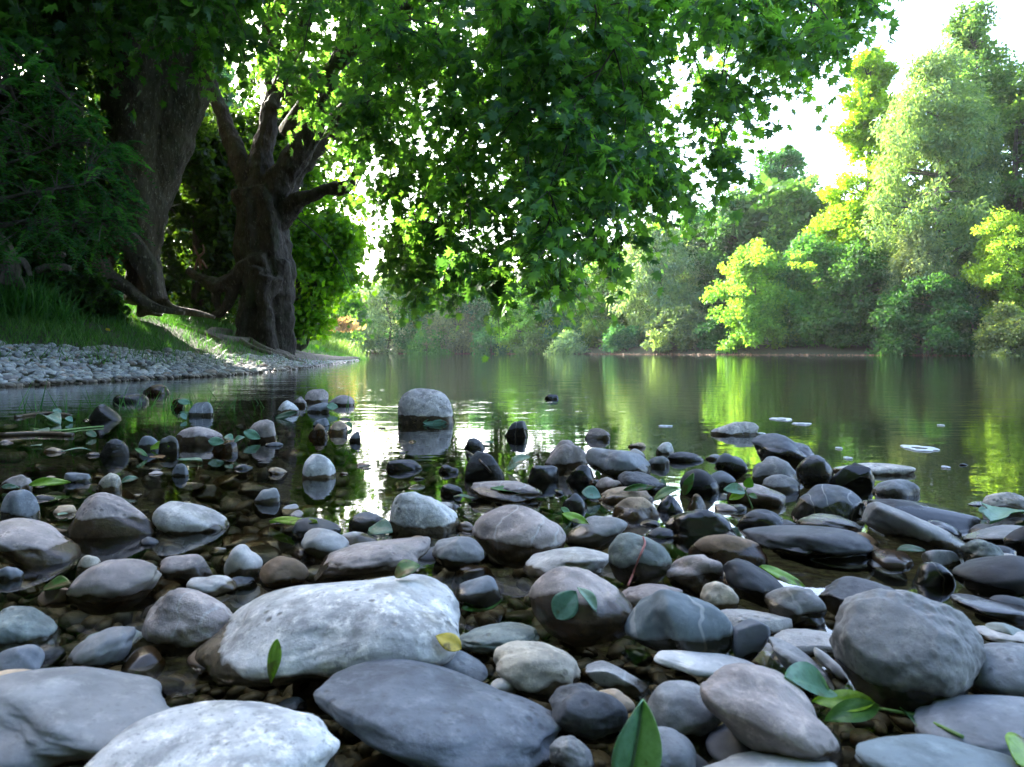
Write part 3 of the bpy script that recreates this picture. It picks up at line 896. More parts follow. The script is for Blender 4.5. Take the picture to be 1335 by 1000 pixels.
# upright leaf at the bottom of the picture: two blade halves folded on the midrib, and its stalk
def lit_shaded_leaf():
    A = P(815, 1035, .455); B = P(838, 912, .462)
    root = empty('fallen_leaf', A); tag(root, 'large green leaf standing upright at the bottom, folded along its midrib', 'leaf')
    V, Fq = leaf_mesh(A, B, np.array([.15, -1, .25]), .27, .05, .55, 5)
    w_ = 9; n = 18
    for side, nm, co in ((0, 'leaf_half', (.16, .34, .25)), (1, 'leaf_half', (.24, .44, .18))):  # shaded and lit tones of the blade put into the halves' colours
        keep = [f for f in Fq if ((f[0] % w_) < 4) == (side == 0)]
        keep = np.array(keep); idx = np.unique(keep); mp_ = -np.ones(len(V), int); mp_[idx] = np.arange(len(idx))
        me = np_mesh(nm, V[idx] - 0, mp_[keep].ravel(), np.full(len(keep), 4))
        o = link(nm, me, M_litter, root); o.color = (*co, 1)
        at = me.attributes.new('tone', 'FLOAT', 'POINT'); at.data.foreach_set('value', np.full(len(idx), .5, dtype=np.float32))
        s_ = o.modifiers.new('thickness', 'SOLIDIFY'); s_.thickness = .0006
        o['label'] = 'half of the leaf blade painted in a shaded blue-green' if side == 0 else 'half of the leaf blade painted in a lit yellower green'
    b = Buf(); mid = [V[i * w_ + 4] - np.array([0, .0006, 0]) for i in range(0, n + 1, 3)]
    tube(b, mid, np.linspace(.0011, .0004, len(mid)), 6)
    o = b.build('midrib', M_litter, root); o.color = (.3, .42, .2, 1)


lit_shaded_leaf()

# red stalk leaning on the pale greenish stone
b = Buf()
pts = []
for (px, py) in ((820, 766), (826, 748), (834, 727), (841, 711), (838, 703)):
    q, nn = hit(px, py); pts.append(q + nn * .003)
M_stalk = plain_material('red_stalk', (.30, .11, .09), .5)
tube(b, pts, [.0014, .0014, .0013, .0016, .0012], 7)
o = b.build('leaf_stalk', M_stalk, None, True, pts[0]); tag(o, 'reddish bent leaf stalk leaning on the pale greenish round stone', 'stalk')

# green twig with leaves at lower right
A0, _ = hit(1245, 950)
root = empty('green_twig', A0); tag(root, 'green leafy twig arching over the stones at the lower right', 'twig')
pts = []
for (px, py) in ((1245, 952), (1215, 938), (1185, 926), (1150, 918), (1112, 912), (1080, 900), (1050, 888)):
    q, nn = hit(px, py); pts.append(P(px, py, min(q[1], .66)) + np.array([0, -.01, 0]))
b = Buf(); tube(b, pts, np.linspace(.0016, .001, len(pts)), 7)
M_stem = plain_material('green_stem', (.12, .22, .05), .5)
b.build('stem', M_stem, root)
for n, (x0, y0, x1, y1, co) in enumerate(((1140, 917, 1058, 915, 'br'), (1146, 920, 1074, 940, 'gn'), (1080, 900, 1022, 884, 'te'), (1078, 900, 1064, 880, 'gn'), (1180, 926, 1196, 946, 'dg'))):
    q, _ = hit(x1, y1); A = P(x0, y0, .63); B = P(x1, y1, min(.64, q[1]))
    V, Fq = leaf_mesh(A, B, np.array([0, -.6, .8]), .2, .04, .3, 50 + n)
    me = np_mesh('leaf', V, Fq.ravel(), np.full(len(Fq), 4)); o = link('leaf', me, M_litter, root); o.color = (*LC[co], 1)
    at = me.attributes.new('tone', 'FLOAT', 'POINT'); at.data.foreach_set('value', np.full(len(V), .5, dtype=np.float32))

# small sprout on the stones at right of centre
q0, _ = hit(981, 663)
root = empty('green_sprout', q0); tag(root, 'small green sprout with three leaves growing from the grey-tan slab', 'sprout')
d0 = q0[1]
b = Buf(); tube(b, [P(981, 663, d0), P(976, 650, d0), P(972, 640, d0), P(975, 634, d0)], [.0016, .0014, .0012, .001], 6); b.build('stem', M_stem, root)
for n, (x0, y0, x1, y1, wr, co) in enumerate(((972, 641, 943, 638, .28, 'te'), (974, 636, 978, 622, .4, 'gn'), (971, 642, 950, 652, .25, 'br'), (976, 645, 988, 650, .35, 'gn'))):
    V, Fq = leaf_mesh(P(x0, y0, d0), P(x1, y1, d0 - .01), np.array([0, -.7, .7]), wr, .05, .3, 60 + n)
    me = np_mesh('leaf', V, Fq.ravel(), np.full(len(Fq), 4)); o = link('leaf', me, M_litter, root); o.color = (*LC[co], 1)
    at = me.attributes.new('tone', 'FLOAT', 'POINT'); at.data.foreach_set('value', np.full(len(V), .5, dtype=np.float32))

# thin twigs and debris on the left shallows and on the dark heap
M_twig = plain_material('wet_twig', (.05, .035, .02), .3)
for (path, lab) in ((((40, 560), (70, 563), (110, 559), (135, 557)), 'thin pale stem floating over the debris near the left bank'),
                    (((608, 590), (625, 602), (640, 618)), 'dark wet twig lying across the crumpled heap left of the bar'),
                    (((20, 545), (60, 540), (92, 543)), 'dark sodden stick floating near the left bank'),
                    (((0, 569), (50, 567), (95, 569)), 'long sodden branch awash at the left edge')):
    b = Buf(); pts = [hit(*p)[0] + np.array([0, 0, .004]) for p in path]
    big = 'branch' in lab or 'stick' in lab
    tube(b, pts, [.009 if 'branch' in lab else .008 if 'stick' in lab else .003] * len(pts), 8, .2)
    o = b.build('stick', M_twig if 'pale' not in lab else M_stem, None, True, pts[0]); tag(o, lab, 'stick')

# foam patches
M_foam = plain_material('foam', (.5, .53, .55), .35, var=.08, scale=90, bump=.002)
for n, (x0, x1, y, lab) in enumerate(((1006, 1032, 547, 'oval patch of white foam on the open water right of the flat pale stone'), (1033, 1057, 553, 'thin wavy streak of foam beside the oval patch'),
                     (1180, 1218, 585, 'largest white foam patch on the open water at right'), (1100, 1110, 598, 'tiny foam fleck left of the largest patch'),
                     (1228, 1237, 610, 'tiny foam fleck below the largest patch at right'), (988, 998, 566, 'tiny foam fleck at the tip of the flat pale stone'),
                     (1090, 1098, 585, 'tiny foam fleck midway between the oval and the largest patch'), (1223, 1231, 555, 'farthest tiny foam fleck at right'), (858, 876, 556, 'faint foam streak left of the flat pale stone'))):
    d = CH * F / (y - HY); a = (x1 - x0) / 2 * d / F; b_ = Buf(); rr = np.random.default_rng(n)
    th = np.linspace(0, 6.2832, 48, endpoint=False); rings = []
    wob = 1 + .12 * np.sin(3 * th + n) + .08 * np.sin(7 * th)
    asp = 1.5 if 'streak' not in lab else .8
    for rf, zz in ((1.0, .0012), (.93, .004), (.6, .0035), (.45, .0016)):
        rings.append(np.stack([np.cos(th) * a * rf * wob, np.sin(th) * a * rf * asp * wob, np.full(48, zz)], 1))
    V = np.vstack(rings); Fq = []
    for r_ in range(3):
        for k in range(48): Fq.append((r_ * 48 + k, r_ * 48 + (k + 1) % 48, (r_ + 1) * 48 + (k + 1) % 48, (r_ + 1) * 48 + k))
    b_.add(V, Fq)
    o = b_.build('foam_patch', M_foam); o.location = ((x0 + x1) / 2 / F * d - CX / F * d, d, 0)
    tag(o, lab, 'foam')
# ---------------------------------------------------------------- left bank: gravel bar, grass
M_gravel, nt, out = new_mat('gravel_stone'); g = N(nt)
geo = g.new('ShaderNodeNewGeometry'); oi = g.new('ShaderNodeObjectInfo')
rv = g.math('FRACT', g.math('ADD', geo.outputs['Random Per Island'], oi.outputs['Random']))
cr = g.new('ShaderNodeValToRGB'); g.put(cr.inputs[0], rv)
e = cr.color_ramp.elements; e[0].position = 0; e[0].color = (.20, .20, .20, 1); e[1].position = 1; e[1].color = (.46, .47, .47, 1)
for p_, c_ in ((.2, (.33, .34, .34, 1)), (.45, (.26, .25, .23, 1)), (.7, (.50, .50, .48, 1)), (.85, (.22, .23, .26, 1)), (.93, (.30, .22, .16, 1))):
    q = cr.color_ramp.elements.new(p_); q.color = c_
n1 = g.noise(geo.outputs['Position'], 45, 5, .65)
c = g.mix(g.ramp(n1, .4, .7), cr.outputs[0], g.mix(1.0, cr.outputs[0], (.55, .55, .52), 'MULTIPLY'))
sep = g.new('ShaderNodeSeparateXYZ'); g.put(sep.inputs[0], geo.outputs['Position'])
wet = g.ramp(g.math('ADD', sep.outputs[2], g.math('MULTIPLY', g.math('SUBTRACT', n1, .5), .05)), .05, .02)
c = g.mix(wet, c, g.mix(1.0, c, (.25, .2, .15), 'MULTIPLY'))
p = principled(g, c, g.math('SUBTRACT', .8, g.math('MULTIPLY', wet, .5)), g.bump(n1, .008, .7), .4)
g.link(p.outputs[0], out.inputs[0])


def gravel_pt():
    while True:
        y = 4.5 + 20 * rng.random() ** 1.5
        top = np.interp(y, [4.5, 7, 9, 11, 13, 16, 25], [3.0, 2.6, 2.0, 1.3, .9, .6, .4])
        s = -.12 + (top + .12) * rng.random()
        x = shore_x(y) - s
        if x < -1.25 * y - .5: continue
        return x, y, s


gb = [np_mesh('pebble', stone_shape(700 + k, 'amsaba'[k], 3)[0] * np.array([.1, .08, .05]), ico(3)[1].ravel(), np.full(len(ico(3)[1]), 3)) for k in range(6)]
for me in gb: me.materials.append(M_gravel)
for i in range(290):
    x, y, s = gravel_pt()
    if y > 14: y = 5 + 8 * rng.random(); x = shore_x(y) - s * .8
    o = bpy.data.objects.new('gravel_stone', gb[int(rng.integers(6))]); COL.objects.link(o)
    sz = rng.uniform(.25, .72) * (1.15 if y > 9 else 1)
    o.scale = (sz, sz * rng.uniform(.8, 1.2), sz * rng.uniform(.8, 1.3)); o.rotation_euler = (rng.uniform(-.4, .4), rng.uniform(-.4, .4), rng.uniform(0, 6.28))
    o.location = (float(x), float(y), float(ground_z(x, y)) + .015 * sz)
    tag(o, 'pale larger stone on the gravel strip along the left bank', 'stone', 'larger stones of the left gravel strip')
buf = Buf()
V1, F1 = ico(2)
shapes = [stone_shape(730 + k, 'amsrba'[k], 2)[0] for k in range(6)]
for k in range(6):
    npk = 1500
    pts = np.array([gravel_pt() for _ in range(npk)])
    z = ground_z(pts[:, 0], pts[:, 1])
    U = np.tile([0., 0, 1], (npk, 1)) + rng.normal(size=(npk, 3)) * .25
    ang = rng.uniform(0, 6.28, npk); D = np.stack([np.cos(ang), np.sin(ang), rng.normal(size=npk) * .2], 1)
    X, Y, Z = frames(D, U)
    size = rng.uniform(.018, .052, npk)
    instances(buf, shapes[k] * np.array([.8, 1, .55]), F1, np.stack([pts[:, 0], pts[:, 1], z + size * .3], 1), X, Y, Z, size, np.full(npk, .5))
o = buf.build('gravel', M_gravel); tag(o, 'bed of small pale pebbles along the left bank', 'gravel', kind='stuff')

# grass
gt = np.array([[-.5, 0, 0], [.5, 0, 0], [.38, .45, .10], [-.38, .45, .10], [.0, 1, .38]], float)
gt[:, 0] *= .06
gf = np.array([[0, 1, 2, 3], [3, 2, 4, 4]])


def grass(buf, n, fn, hmin, hmax, lean=.35, width=1.0):
    pts = np.array([fn() for _ in range(n)]); z = ground_z(pts[:, 0], pts[:, 1]) - .01
    ang = rng.uniform(0, 6.28, n); ln = rng.normal(size=(n, 2)) * lean
    D = np.stack([ln[:, 0], ln[:, 1], np.ones(n)], 1); U = np.stack([np.cos(ang), np.sin(ang), np.zeros(n)], 1)
    X, Y, Z = frames(D, U)
    size = rng.uniform(hmin, hmax, n)
    tv = gt * np.array([width, 1, 1])
    V = (tv[None, :, 0, None] * X[:, None, :] + tv[None, :, 1, None] * Y[:, None, :] + tv[None, :, 2, None] * Z[:, None, :]) * size[:, None, None] + np.stack([pts[:, 0], pts[:, 1], z], 1)[:, None, :]
    base = (np.arange(n) * 5)[:, None]
    q = (np.array([[0, 1, 2, 3]]) + base); t = (np.array([[3, 2, 4]]) + base)
    tone = np.repeat(rng.random(n), 5)
    buf.V.append(V.reshape(-1, 3)); buf.T.append(tone)
    buf.F.append((q + buf.n).ravel()); buf.C.append(np.full(n, 4)); buf.F.append((t + buf.n).ravel()); buf.C.append(np.full(n, 3))
    buf.n += n * 5


def grass_pt():
    while True:
        y = 5 + 26 * rng.random() ** 1.3
        top = np.interp(y, [4.5, 7, 9, 11, 13, 16, 25], [2.3, 1.9, 1.5, 1.0, .7, .45, .3])
        s = top - .55 + 4.5 * rng.random() ** 1.3
        x = shore_x(y) - s
        if x < -.95 * y - .5: continue
        den = np.clip((s - top) / .9, .12, 1) * (.55 + .45 * smooth_noise(x * 1.5, y * 1.5))
        if 12.5 < y < 24 and s < 2.2: den *= .35
        if rng.random() > den: continue
        return x, y


buf = Buf(); grass(buf, 42000, grass_pt, .06, .20, .4)
o = buf.build('grass', M_grass, tone=True); o.color = (.065, .18, .04, 1)
tag(o, 'short green grass on the left bank under the plane trees', 'grass', kind='stuff')


def tussock(cx, cy, n, hmin, hmax, spread, col, label, name='grass_tussock'):
    buf = Buf()
    grass(buf, n, lambda: (cx + rng.normal() * spread, cy + rng.normal() * spread * .6), hmin, hmax, .38, .55)
    z = float(ground_z(cx, cy)); o = buf.build(name, M_grass, None, True, (cx, cy, z), tone=True); o.color = (*col, 1)
    tag(o, label, 'grass tuft')
    return o


def onbank(px, py):   # where the ray through a photo pixel meets the bank
    d = np.linspace(4, 40, 3000); z = CH + (HY - py) / F * d; gzv = ground_z((px - CX) / F * d, d)
    k = np.argmax(z < gzv) if (z < gzv).any() else 0
    return (px - CX) / F * d[k], d[k]


x, y = onbank(30, 412); tussock(x, y, 520, .35, .75, .35, (.05, .17, .04), 'tall bright grass tussock at the left edge of the bank')
x, y = onbank(78, 400); tussock(x, y, 420, .35, .85, .22, (.07, .20, .05), 'tall arching grass tussock with yellow flowers beside it')
x, y = onbank(128, 418); tussock(x, y, 260, .2, .45, .25, (.06, .16, .06), 'lower bluish tussock right of the arching one')
x, y = onbank(235, 405); tussock(x, y, 300, .15, .35, .4, (.05, .17, .04), 'soft low tussock in front of the hollow-rooted plane tree')
# yellow flowers
M_flower = plain_material('yellow_petal', (.75, .55, .03), .5)
for n, (px, py, lab) in enumerate(((97, 366, 'yellow flower beside the arching tussock, upper one'), (92, 374, 'yellow flower beside the arching tussock, lower one'), (141, 431, 'orange-yellow flower low in the grass above the gravel'))):
    x, y = onbank(px - 4, 400 if py < 400 else 438)
    z0 = float(ground_z(x, y)); top = P(px, py, y)
    root = empty('yellow_flower', (x, y, z0)); tag(root, lab, 'flower')
    b = Buf(); tube(b, [(x, y, z0), ((x + top[0]) / 2 + .02, y, (z0 + top[2]) / 2), top], [.004, .003, .003], 5); b.build('stem', M_stem, root)
    b = Buf()
    for k in range(9):
        a_ = k * .7; c_ = top + np.array([math.cos(a_) * .02, -.01, math.sin(a_) * .02 + .004 * k])
        V, Fc = ico(1); b.add(V * np.array([.016, .010, .008]) + c_, Fc)
    b.build('petals', M_flower, root)

# ---------------------------------------------------------------- driftwood and stump at far left
def px3(px, py, d): return P(px, py, d)


b = Buf()
tube(b, [px3(x_, y_, 11.3) for x_, y_ in ((48, 352), (62, 349), (78, 349), (92, 350))], [.055, .07, .065, .04], 10, .15, 0, 3)
o = b.build('cut_log', M_wood, None, True, px3(48, 352, 11.3)); tag(o, 'pale broken log lying in the shrubs at far left', 'log')
b = Buf()
tube(b, [px3(x_, y_, 11.8) for x_, y_ in ((50, 333), (66, 333), (84, 331))], [.05, .06, .05], 10, .15, 0, 4)
o = b.build('cut_log', M_wood, None, True, px3(50, 333, 11.8)); tag(o, 'greyer broken log just above the pale one at far left', 'log')
b = Buf()
D_ = 10.8
for pts, rad in ((((12, 372), (16, 350), (12, 330), (2, 312), (-10, 300)), (.12, .11, .09, .07, .05)), (((14, 352), (26, 340), (34, 346), (40, 360)), (.09, .06, .045, .03)),
                 (((12, 352), (-4, 348), (-16, 350)), (.07, .05, .04)), (((18, 360), (26, 366), (30, 378)), (.08, .05, .05))):
    tube(b, [px3(x_, y_, D_) for x_, y_ in pts], rad, 12, .2, .1, 5)
o = b.build('tree_stump', M_wood, None, True, px3(12, 372, D_)); tag(o, 'bleached gnarled stump with forked roots at the left edge', 'stump')
rm = o.modifiers.new('r', 'REMESH'); rm.mode = 'VOXEL'; rm.voxel_size = .02; rm.use_smooth_shade = True

# ---------------------------------------------------------------- leaf templates
def plane_leaf():
    half = [(.0, -.02), (.22, -.06), (.50, .02), (.24, .15), (.62, .44), (.27, .40), (.34, .72), (.13, .62), (0, 1.0)]
    ring = half + [(-x_, y_) for x_, y_ in half[-2:0:-1]]
    ring = np.array(ring); V = np.vstack([[0, .26], ring])
    z = -.28 * np.abs(V[:, 0]) ** 1.3 - .22 * (V[:, 1]) ** 2
    V = np.column_stack([V, z]); n = len(ring)
    Fc = np.array([[0, 1 + k, 1 + (k + 1) % n] for k in range(n)])
    return V, Fc


LT, LF = plane_leaf()
QT = np.array([[0, 0, 0], [.34, .45, .10], [0, 1, -.08], [-.34, .45, .10]]); QF = np.array([[0, 1, 2, 3]])
NT = np.array([[0, 0, 0], [.16, .5, .04], [0, 1, -.05], [-.16, .5, .04]]); NF = QF


def limb_nodes(paths):
    return np.vstack(paths)


def canopy(root, clumps, nodes, name, seed, leaf=.16, mat=None, col=(.05, .11, .03), twigs=7, per=12, rad=.6, drop=.55):
    """leaf clumps hung on twigs, twigs joined to the nearest limb by thin branches"""
    rg = np.random.default_rng(seed)
    lb, bb = Buf(), Buf()
    Ps, Ds, Us, Ss, Ts = [], [], [], [], []
    clumps = [np.asarray(c[:3], float) for c in clumps]
    clumps.sort(key=lambda c: np.min(np.linalg.norm(nodes - c, axis=1)))
    nodes = np.array(nodes)
    for c in clumps:
        dd = np.linalg.norm((nodes - c) * np.array([1, 1, 1.0]) + np.array([0, 0, -.3]), axis=1)
        k = int(np.argmin(dd)); a = nodes[k]
        L = np.linalg.norm(c - a)
        if L > .25:
            mid = (a + c) / 2 + np.array([0, 0, .12 * L]) + rg.normal(size=3) * .06 * L
            tb = tube(bb, [a, mid, c], [.008 + .004 * min(L, 3), .008 + .002 * min(L, 3), .005], 5, sub=3, cap=False)
            nodes = np.vstack([nodes, tb[2:]])
        ct = rg.normal() * .15 + .5
        for t in range(twigs):
            dirn = rg.normal(size=3); dirn[2] = dirn[2] * .5 - .15; dirn /= np.linalg.norm(dirn)
            Lt = rad * rg.uniform(.6, 1.3)
            s = np.linspace(.1, 1, per)[:, None]
            path = c + dirn * s * Lt + np.array([0, 0, -drop * Lt]) * s ** 2
            tube(bb, [c, path[per // 2], path[-1]], [.005, .004, .002], 3, sub=1, cap=False)
            pos = path + rg.normal(size=(per, 3)) * .05 * rad / .6
            out_ = rg.normal(size=(per, 3)) * .7 + dirn * .6 + np.array([0, 0, -.55])
            up = np.array([0, 0, 1.0]) + rg.normal(size=(per, 3)) * .55
            Ps.append(pos); Ds.append(out_); Us.append(up); Ss.append(leaf * rg.uniform(.6, 1.2, per)); Ts.append(np.clip(ct + rg.normal(size=per) * .22, 0, 1))
    Ps, Ds, Us = np.vstack(Ps), np.vstack(Ds), np.vstack(Us)
    X, Y, Z = frames(Ds, Us)
    instances(lb, LT, LF, Ps, X, Y, Z, np.concatenate(Ss), np.concatenate(Ts))
    o = lb.build('crown', mat or M_leaf, root, tone=True); o.color = (*col, 1)
    bb.build('branches', M_bark2, root)
    return o


tx1 = bpy.data.textures.new('bark_lumps', 'CLOUDS'); tx1.noise_scale = .3; tx1.noise_depth = 6


def rough_bark(o, vox):
    rm = o.modifiers.new('r', 'REMESH'); rm.mode = 'VOXEL'; rm.voxel_size = vox; rm.use_smooth_shade = True
    dm = o.modifiers.new('d', 'DISPLACE'); dm.texture = tx1; dm.strength = .17; dm.mid_level = .5; dm.texture_coords = 'LOCAL'


# ---------------------------------------------------------------- plane tree one (hollow roots)
D1 = 13.5


def pts1(L, d=D1, dz=None): return [P(x_, y_, d + (0 if dz is None else dz[i])) for i, (x_, y_) in enumerate(L)]


def px2m(L, d): return [r_ * d / F for r_ in L]


base1 = P(188, 392, D1)
t1 = empty('plane_tree', base1); tag(t1, 'huge plane tree at left with a hollow arch of roots at its foot', 'tree')
b = Buf(); nodes1 = []
nodes1.append(tube(b, pts1([(196, 412), (195, 372), (193, 332), (184, 288), (176, 230), (180, 150), (183, 80), (186, 0), (192, -120), (198, -260)]), px2m([16, 14, 15, 30, 37, 42, 41, 38, 33, 24], D1), 40, .12, .07, 1))
nodes1.append(tube(b, pts1([(180, 290), (205, 225), (226, 150), (245, 80), (264, 0), (300, -120), (330, -260)], D1 + .25), px2m([26, 32, 36, 33, 29, 24, 17], D1), 36, .12, .07, 2))
tube(b, pts1([(168, 270), (148, 297), (137, 325), (130, 350), (120, 385)], D1 - .25), px2m([30, 21, 14, 12, 13], D1), 22, .15, .12, 3)
tube(b, pts1([(182, 300), (180, 345), (181, 395)], D1 + .5), px2m([20, 14, 18], D1), 20, .15, .1, 33)
o = b.build('trunk', M_bark, t1)
rough_bark(o, .03)
for n, (pp, rr_, dz) in enumerate((
        (((140, 302), (160, 306), (180, 330), (198, 358), (204, 392)), (13, 13, 13, 13, 14), -.45),
        (((130, 345), (142, 360), (165, 375), (185, 392), (205, 402), (240, 408)), (12, 9, 8, 7, 5, 3), -.7),
        (((165, 330), (172, 350), (174, 385)), (9, 7, 9), .1),
        (((118, 300), (108, 330), (112, 365), (96, 390)), (12, 9, 7, 6), .1),
        (((205, 385), (225, 402), (255, 408), (280, 414)), (8, 5, 4, 2), -.3))):
    b = Buf(); tube(b, [P(x_, y_, D1 + dz) for x_, y_ in pp], px2m(rr_, D1), 18, .18, .08, 10 + n, 6); b.build('root', M_bark, t1)
# high limbs of tree one
b = Buf()
L1 = [((-6.9, 13.2, 6.0), (-6.0, 11.5, 7.6), (-4.6, 9.8, 8.4), (-3.0, 8.4, 8.6), (-1.2, 7.4, 8.4)),
      ((-6.6, 13.3, 7.0), (-7.5, 11.0, 8.5), (-8.2, 9.0, 9.0)),
      ((-5.6, 13.6, 6.5), (-5.0, 15.0, 8.2), (-4.2, 17.0, 9.0)),
      ((-6.4, 13.5, 6.0), (-8.5, 14.0, 8.0), (-10.5, 13.5, 9.0)),
      ((-5.5, 13.6, 6.0), (-4.2, 12.2, 7.0), (-2.6, 11.2, 7.8), (-.6, 10.4, 7.9))]
for n, L in enumerate(L1): nodes1.append(tube(b, L, np.linspace(.26, .06, len(L)), 12, .1, .05, 20 + n))
b.build('limbs', M_bark, t1)
nodes1 = np.vstack([n_[2:] for n_ in nodes1]); nodes1 = nodes1[nodes1[:, 2] > 3.6]
rg = np.random.default_rng(11)
cl = []
for i in range(120):   # visible top left
    px = rg.uniform(-60, 330); py = rg.uniform(-140, 60 if (px < 120 or px > 300) else 20); d = rg.uniform(9, 16)
    cl.append(P(px, py, d))
for i in range(150):   # overhead, above the picture
    cl.append((rg.uniform(-9, -.5), rg.uniform(6, 15), rg.uniform(6.6, 9.5)))
_sd = np.array([sd.x, sd.y, sd.z])
for i in range(150):   # unseen clumps added on the sun's path to shade the near stones
    cl.append(np.array([rg.uniform(-1.6, 1.7), rg.uniform(.3, 3.6), 0]) + _sd * rg.uniform(12.5, 17))
canopy(t1, cl, nodes1, 'crown', 31, .17, col=(.035, .10, .045), per=12, rad=.7)

# ---------------------------------------------------------------- plane tree two (leaning over the river)
D2 = 16.0
base2 = P(345, 436, D2)
t2 = empty('plane_tree', base2); tag(t2, 'big plane tree with fluted trunk whose limbs hang over the river', 'tree')


def pts2(L, d=D2, s=0.0): return [P(x_, y_, d + s * i) for i, (x_, y_) in enumerate(L)]


b = Buf(); nodes2 = []
nodes2.append(tube(b, pts2([(347, 475), (347, 405), (347, 360), (343, 320), (340, 280), (334, 248)]), px2m([30, 27, 31, 33, 30, 27], D2), 44, .14, .24, 40))
nodes2.append(tube(b, pts2([(335, 270), (318, 225), (300, 180), (282, 130), (262, 80), (240, 0), (215, -120)]), px2m([18, 14, 11, 10, 9, 8, 6], D2), 18, .1, .06, 41))
nodes2.append(tube(b, pts2([(338, 265), (342, 200), (352, 150), (358, 100), (352, 40), (360, -60), (370, -200)]), px2m([19, 14, 11, 10, 10, 9, 6], D2), 18, .1, .06, 42))
nodes2.append(tube(b, pts2([(346, 270), (372, 225), (398, 185), (420, 140), (436, 90), (452, 30), (480, -60)], D2, -.15), px2m([20, 17, 15, 13, 11, 9, 7], D2), 20, .1, .06, 43))
nodes2.append(tube(b, pts2([(362, 290), (380, 268), (402, 256), (428, 247), (452, 243), (466, 224), (474, 200), (486, 172), (500, 140), (512, 100)], D2, -.15), px2m([15, 12, 9, 8, 8, 7, 6, 5, 4, 3], D2), 14, .1, .04, 44))
nodes2.append(tube(b, pts2([(372, 250), (390, 222), (412, 200), (430, 182), (455, 150)], D2 + .5), px2m([14, 11, 9, 7, 4], D2), 12, .1, .04, 45))
tube(b, pts2([(356, 140), (362, 128), (374, 122), (384, 126)], D2 - .2), px2m([10, 8, 7, 4], D2), 12, .1, .04, 46)
for n, (pp, rr_, dz) in enumerate((
        (((352, 345), (326, 352), (303, 366), (284, 372), (262, 362), (244, 352)), (20, 15, 12, 9, 7, 5), -.35),
        (((338, 350), (326, 385), (318, 412), (310, 462)), (17, 10, 8, 9), -.5),
        (((350, 360), (345, 400), (350, 465)), (16, 10, 12), -.55),
        (((366, 340), (366, 390), (369, 468)), (14, 13, 16), -.2),
        (((306, 366), (300, 390), (292, 405), (276, 412)), (9, 6, 5, 3), -.4),
        (((286, 372), (282, 392), (288, 412)), (6, 5, 4), -.3))):
    tube(b, [P(x_, y_, D2 + dz) for x_, y_ in pp], px2m(rr_, D2), 18, .18, .1, 50 + n, 6)
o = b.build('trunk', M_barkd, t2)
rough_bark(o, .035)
# surface roots running down the bank to the right
for n, (pp, r0) in enumerate((
        (((360, 436, 16), (395, 446, 17), (430, 456, 20), (462, 463, 25), (478, 466, 28)), 7),
        (((340, 440, 15.6), (372, 452, 15.6), (412, 460, 17.5), (450, 465, 22), (472, 467, 26.5)), 6),
        (((320, 436, 15.6), (346, 450, 15), (385, 462, 15.6), (425, 467, 18)), 5),
        (((300, 425, 15.6), (278, 432, 15), (270, 444, 14.2), (290, 452, 14)), 5),
        (((330, 440, 15.6), (300, 446, 14.7), (262, 440, 14.3), (226, 436, 14.2)), 5),
        (((372, 440, 16.2), (415, 449, 19), (455, 460, 24)), 5),
        (((310, 446, 15), (330, 458, 14.6), (352, 462, 14.6), (372, 468, 14.8)), 4),
        (((350, 452, 15.6), (372, 452, 15), (378, 462, 14.7), (398, 464, 15)), 5))):
    pl = []
    for (x_, y_, d_) in pp:
        X_ = (x_ - CX) / F * d_; X_ = min(X_, shore_x(d_) - .05); pl.append((X_, d_, float(ground_z(X_, d_)) + .03))
    b = Buf(); tube(b, pl, np.linspace(r0 * .016, r0 * .007, len(pl)), 10, .25, .1, 70 + n, 7); b.build('root', M_wood, t2)
b = Buf()
L2 = [((-4.6, 15.2, 5.6), (-3.2, 13.4, 6.9), (-1.2, 11.6, 7.4), (1.0, 10.2, 7.0), (2.8, 9.2, 6.2), (3.9, 8.6, 5.2)),
      ((-4.4, 15.0, 4.6), (-3.0, 13.4, 5.4), (-1.4, 12.2, 5.9), (.2, 11.4, 5.6), (1.3, 10.8, 4.8)),
      ((-3.4, 14.5, 4.6), (-2.2, 13.5, 5.2), (-1.0, 13.0, 4.9), (-.2, 12.5, 4.0)),
      ((-4.6, 16.4, 6.0), (-2.8, 17.6, 7.0), (-.5, 18.0, 7.2), (1.8, 17.6, 6.4), (3.3, 17.2, 5.2)),
      ((-3.2, 14.0, 6.6), (-1.0, 12.8, 7.6), (1.5, 12.4, 7.6), (3.6, 12.0, 6.8), (4.8, 11.5, 5.8)),
      ((-5.0, 15.8, 7), (-3.0, 14.5, 9), (-.5, 13.0, 10), (2, 12, 10.3)),
      ((1.0, 10.2, 7.0), (1.6, 9.0, 6.9), (2.2, 7.8, 6.2), (2.9, 7.2, 5.2))]
for n, L in enumerate(L2): nodes2.append(tube(b, L, np.linspace(.17, .035, len(L)), 10, .1, .04, 80 + n))
b.build('limbs', M_bark2, t2)
nodes2 = np.vstack([n_[3:] for n_ in nodes2]); nodes2 = nodes2[nodes2[:, 2] > 2.8]

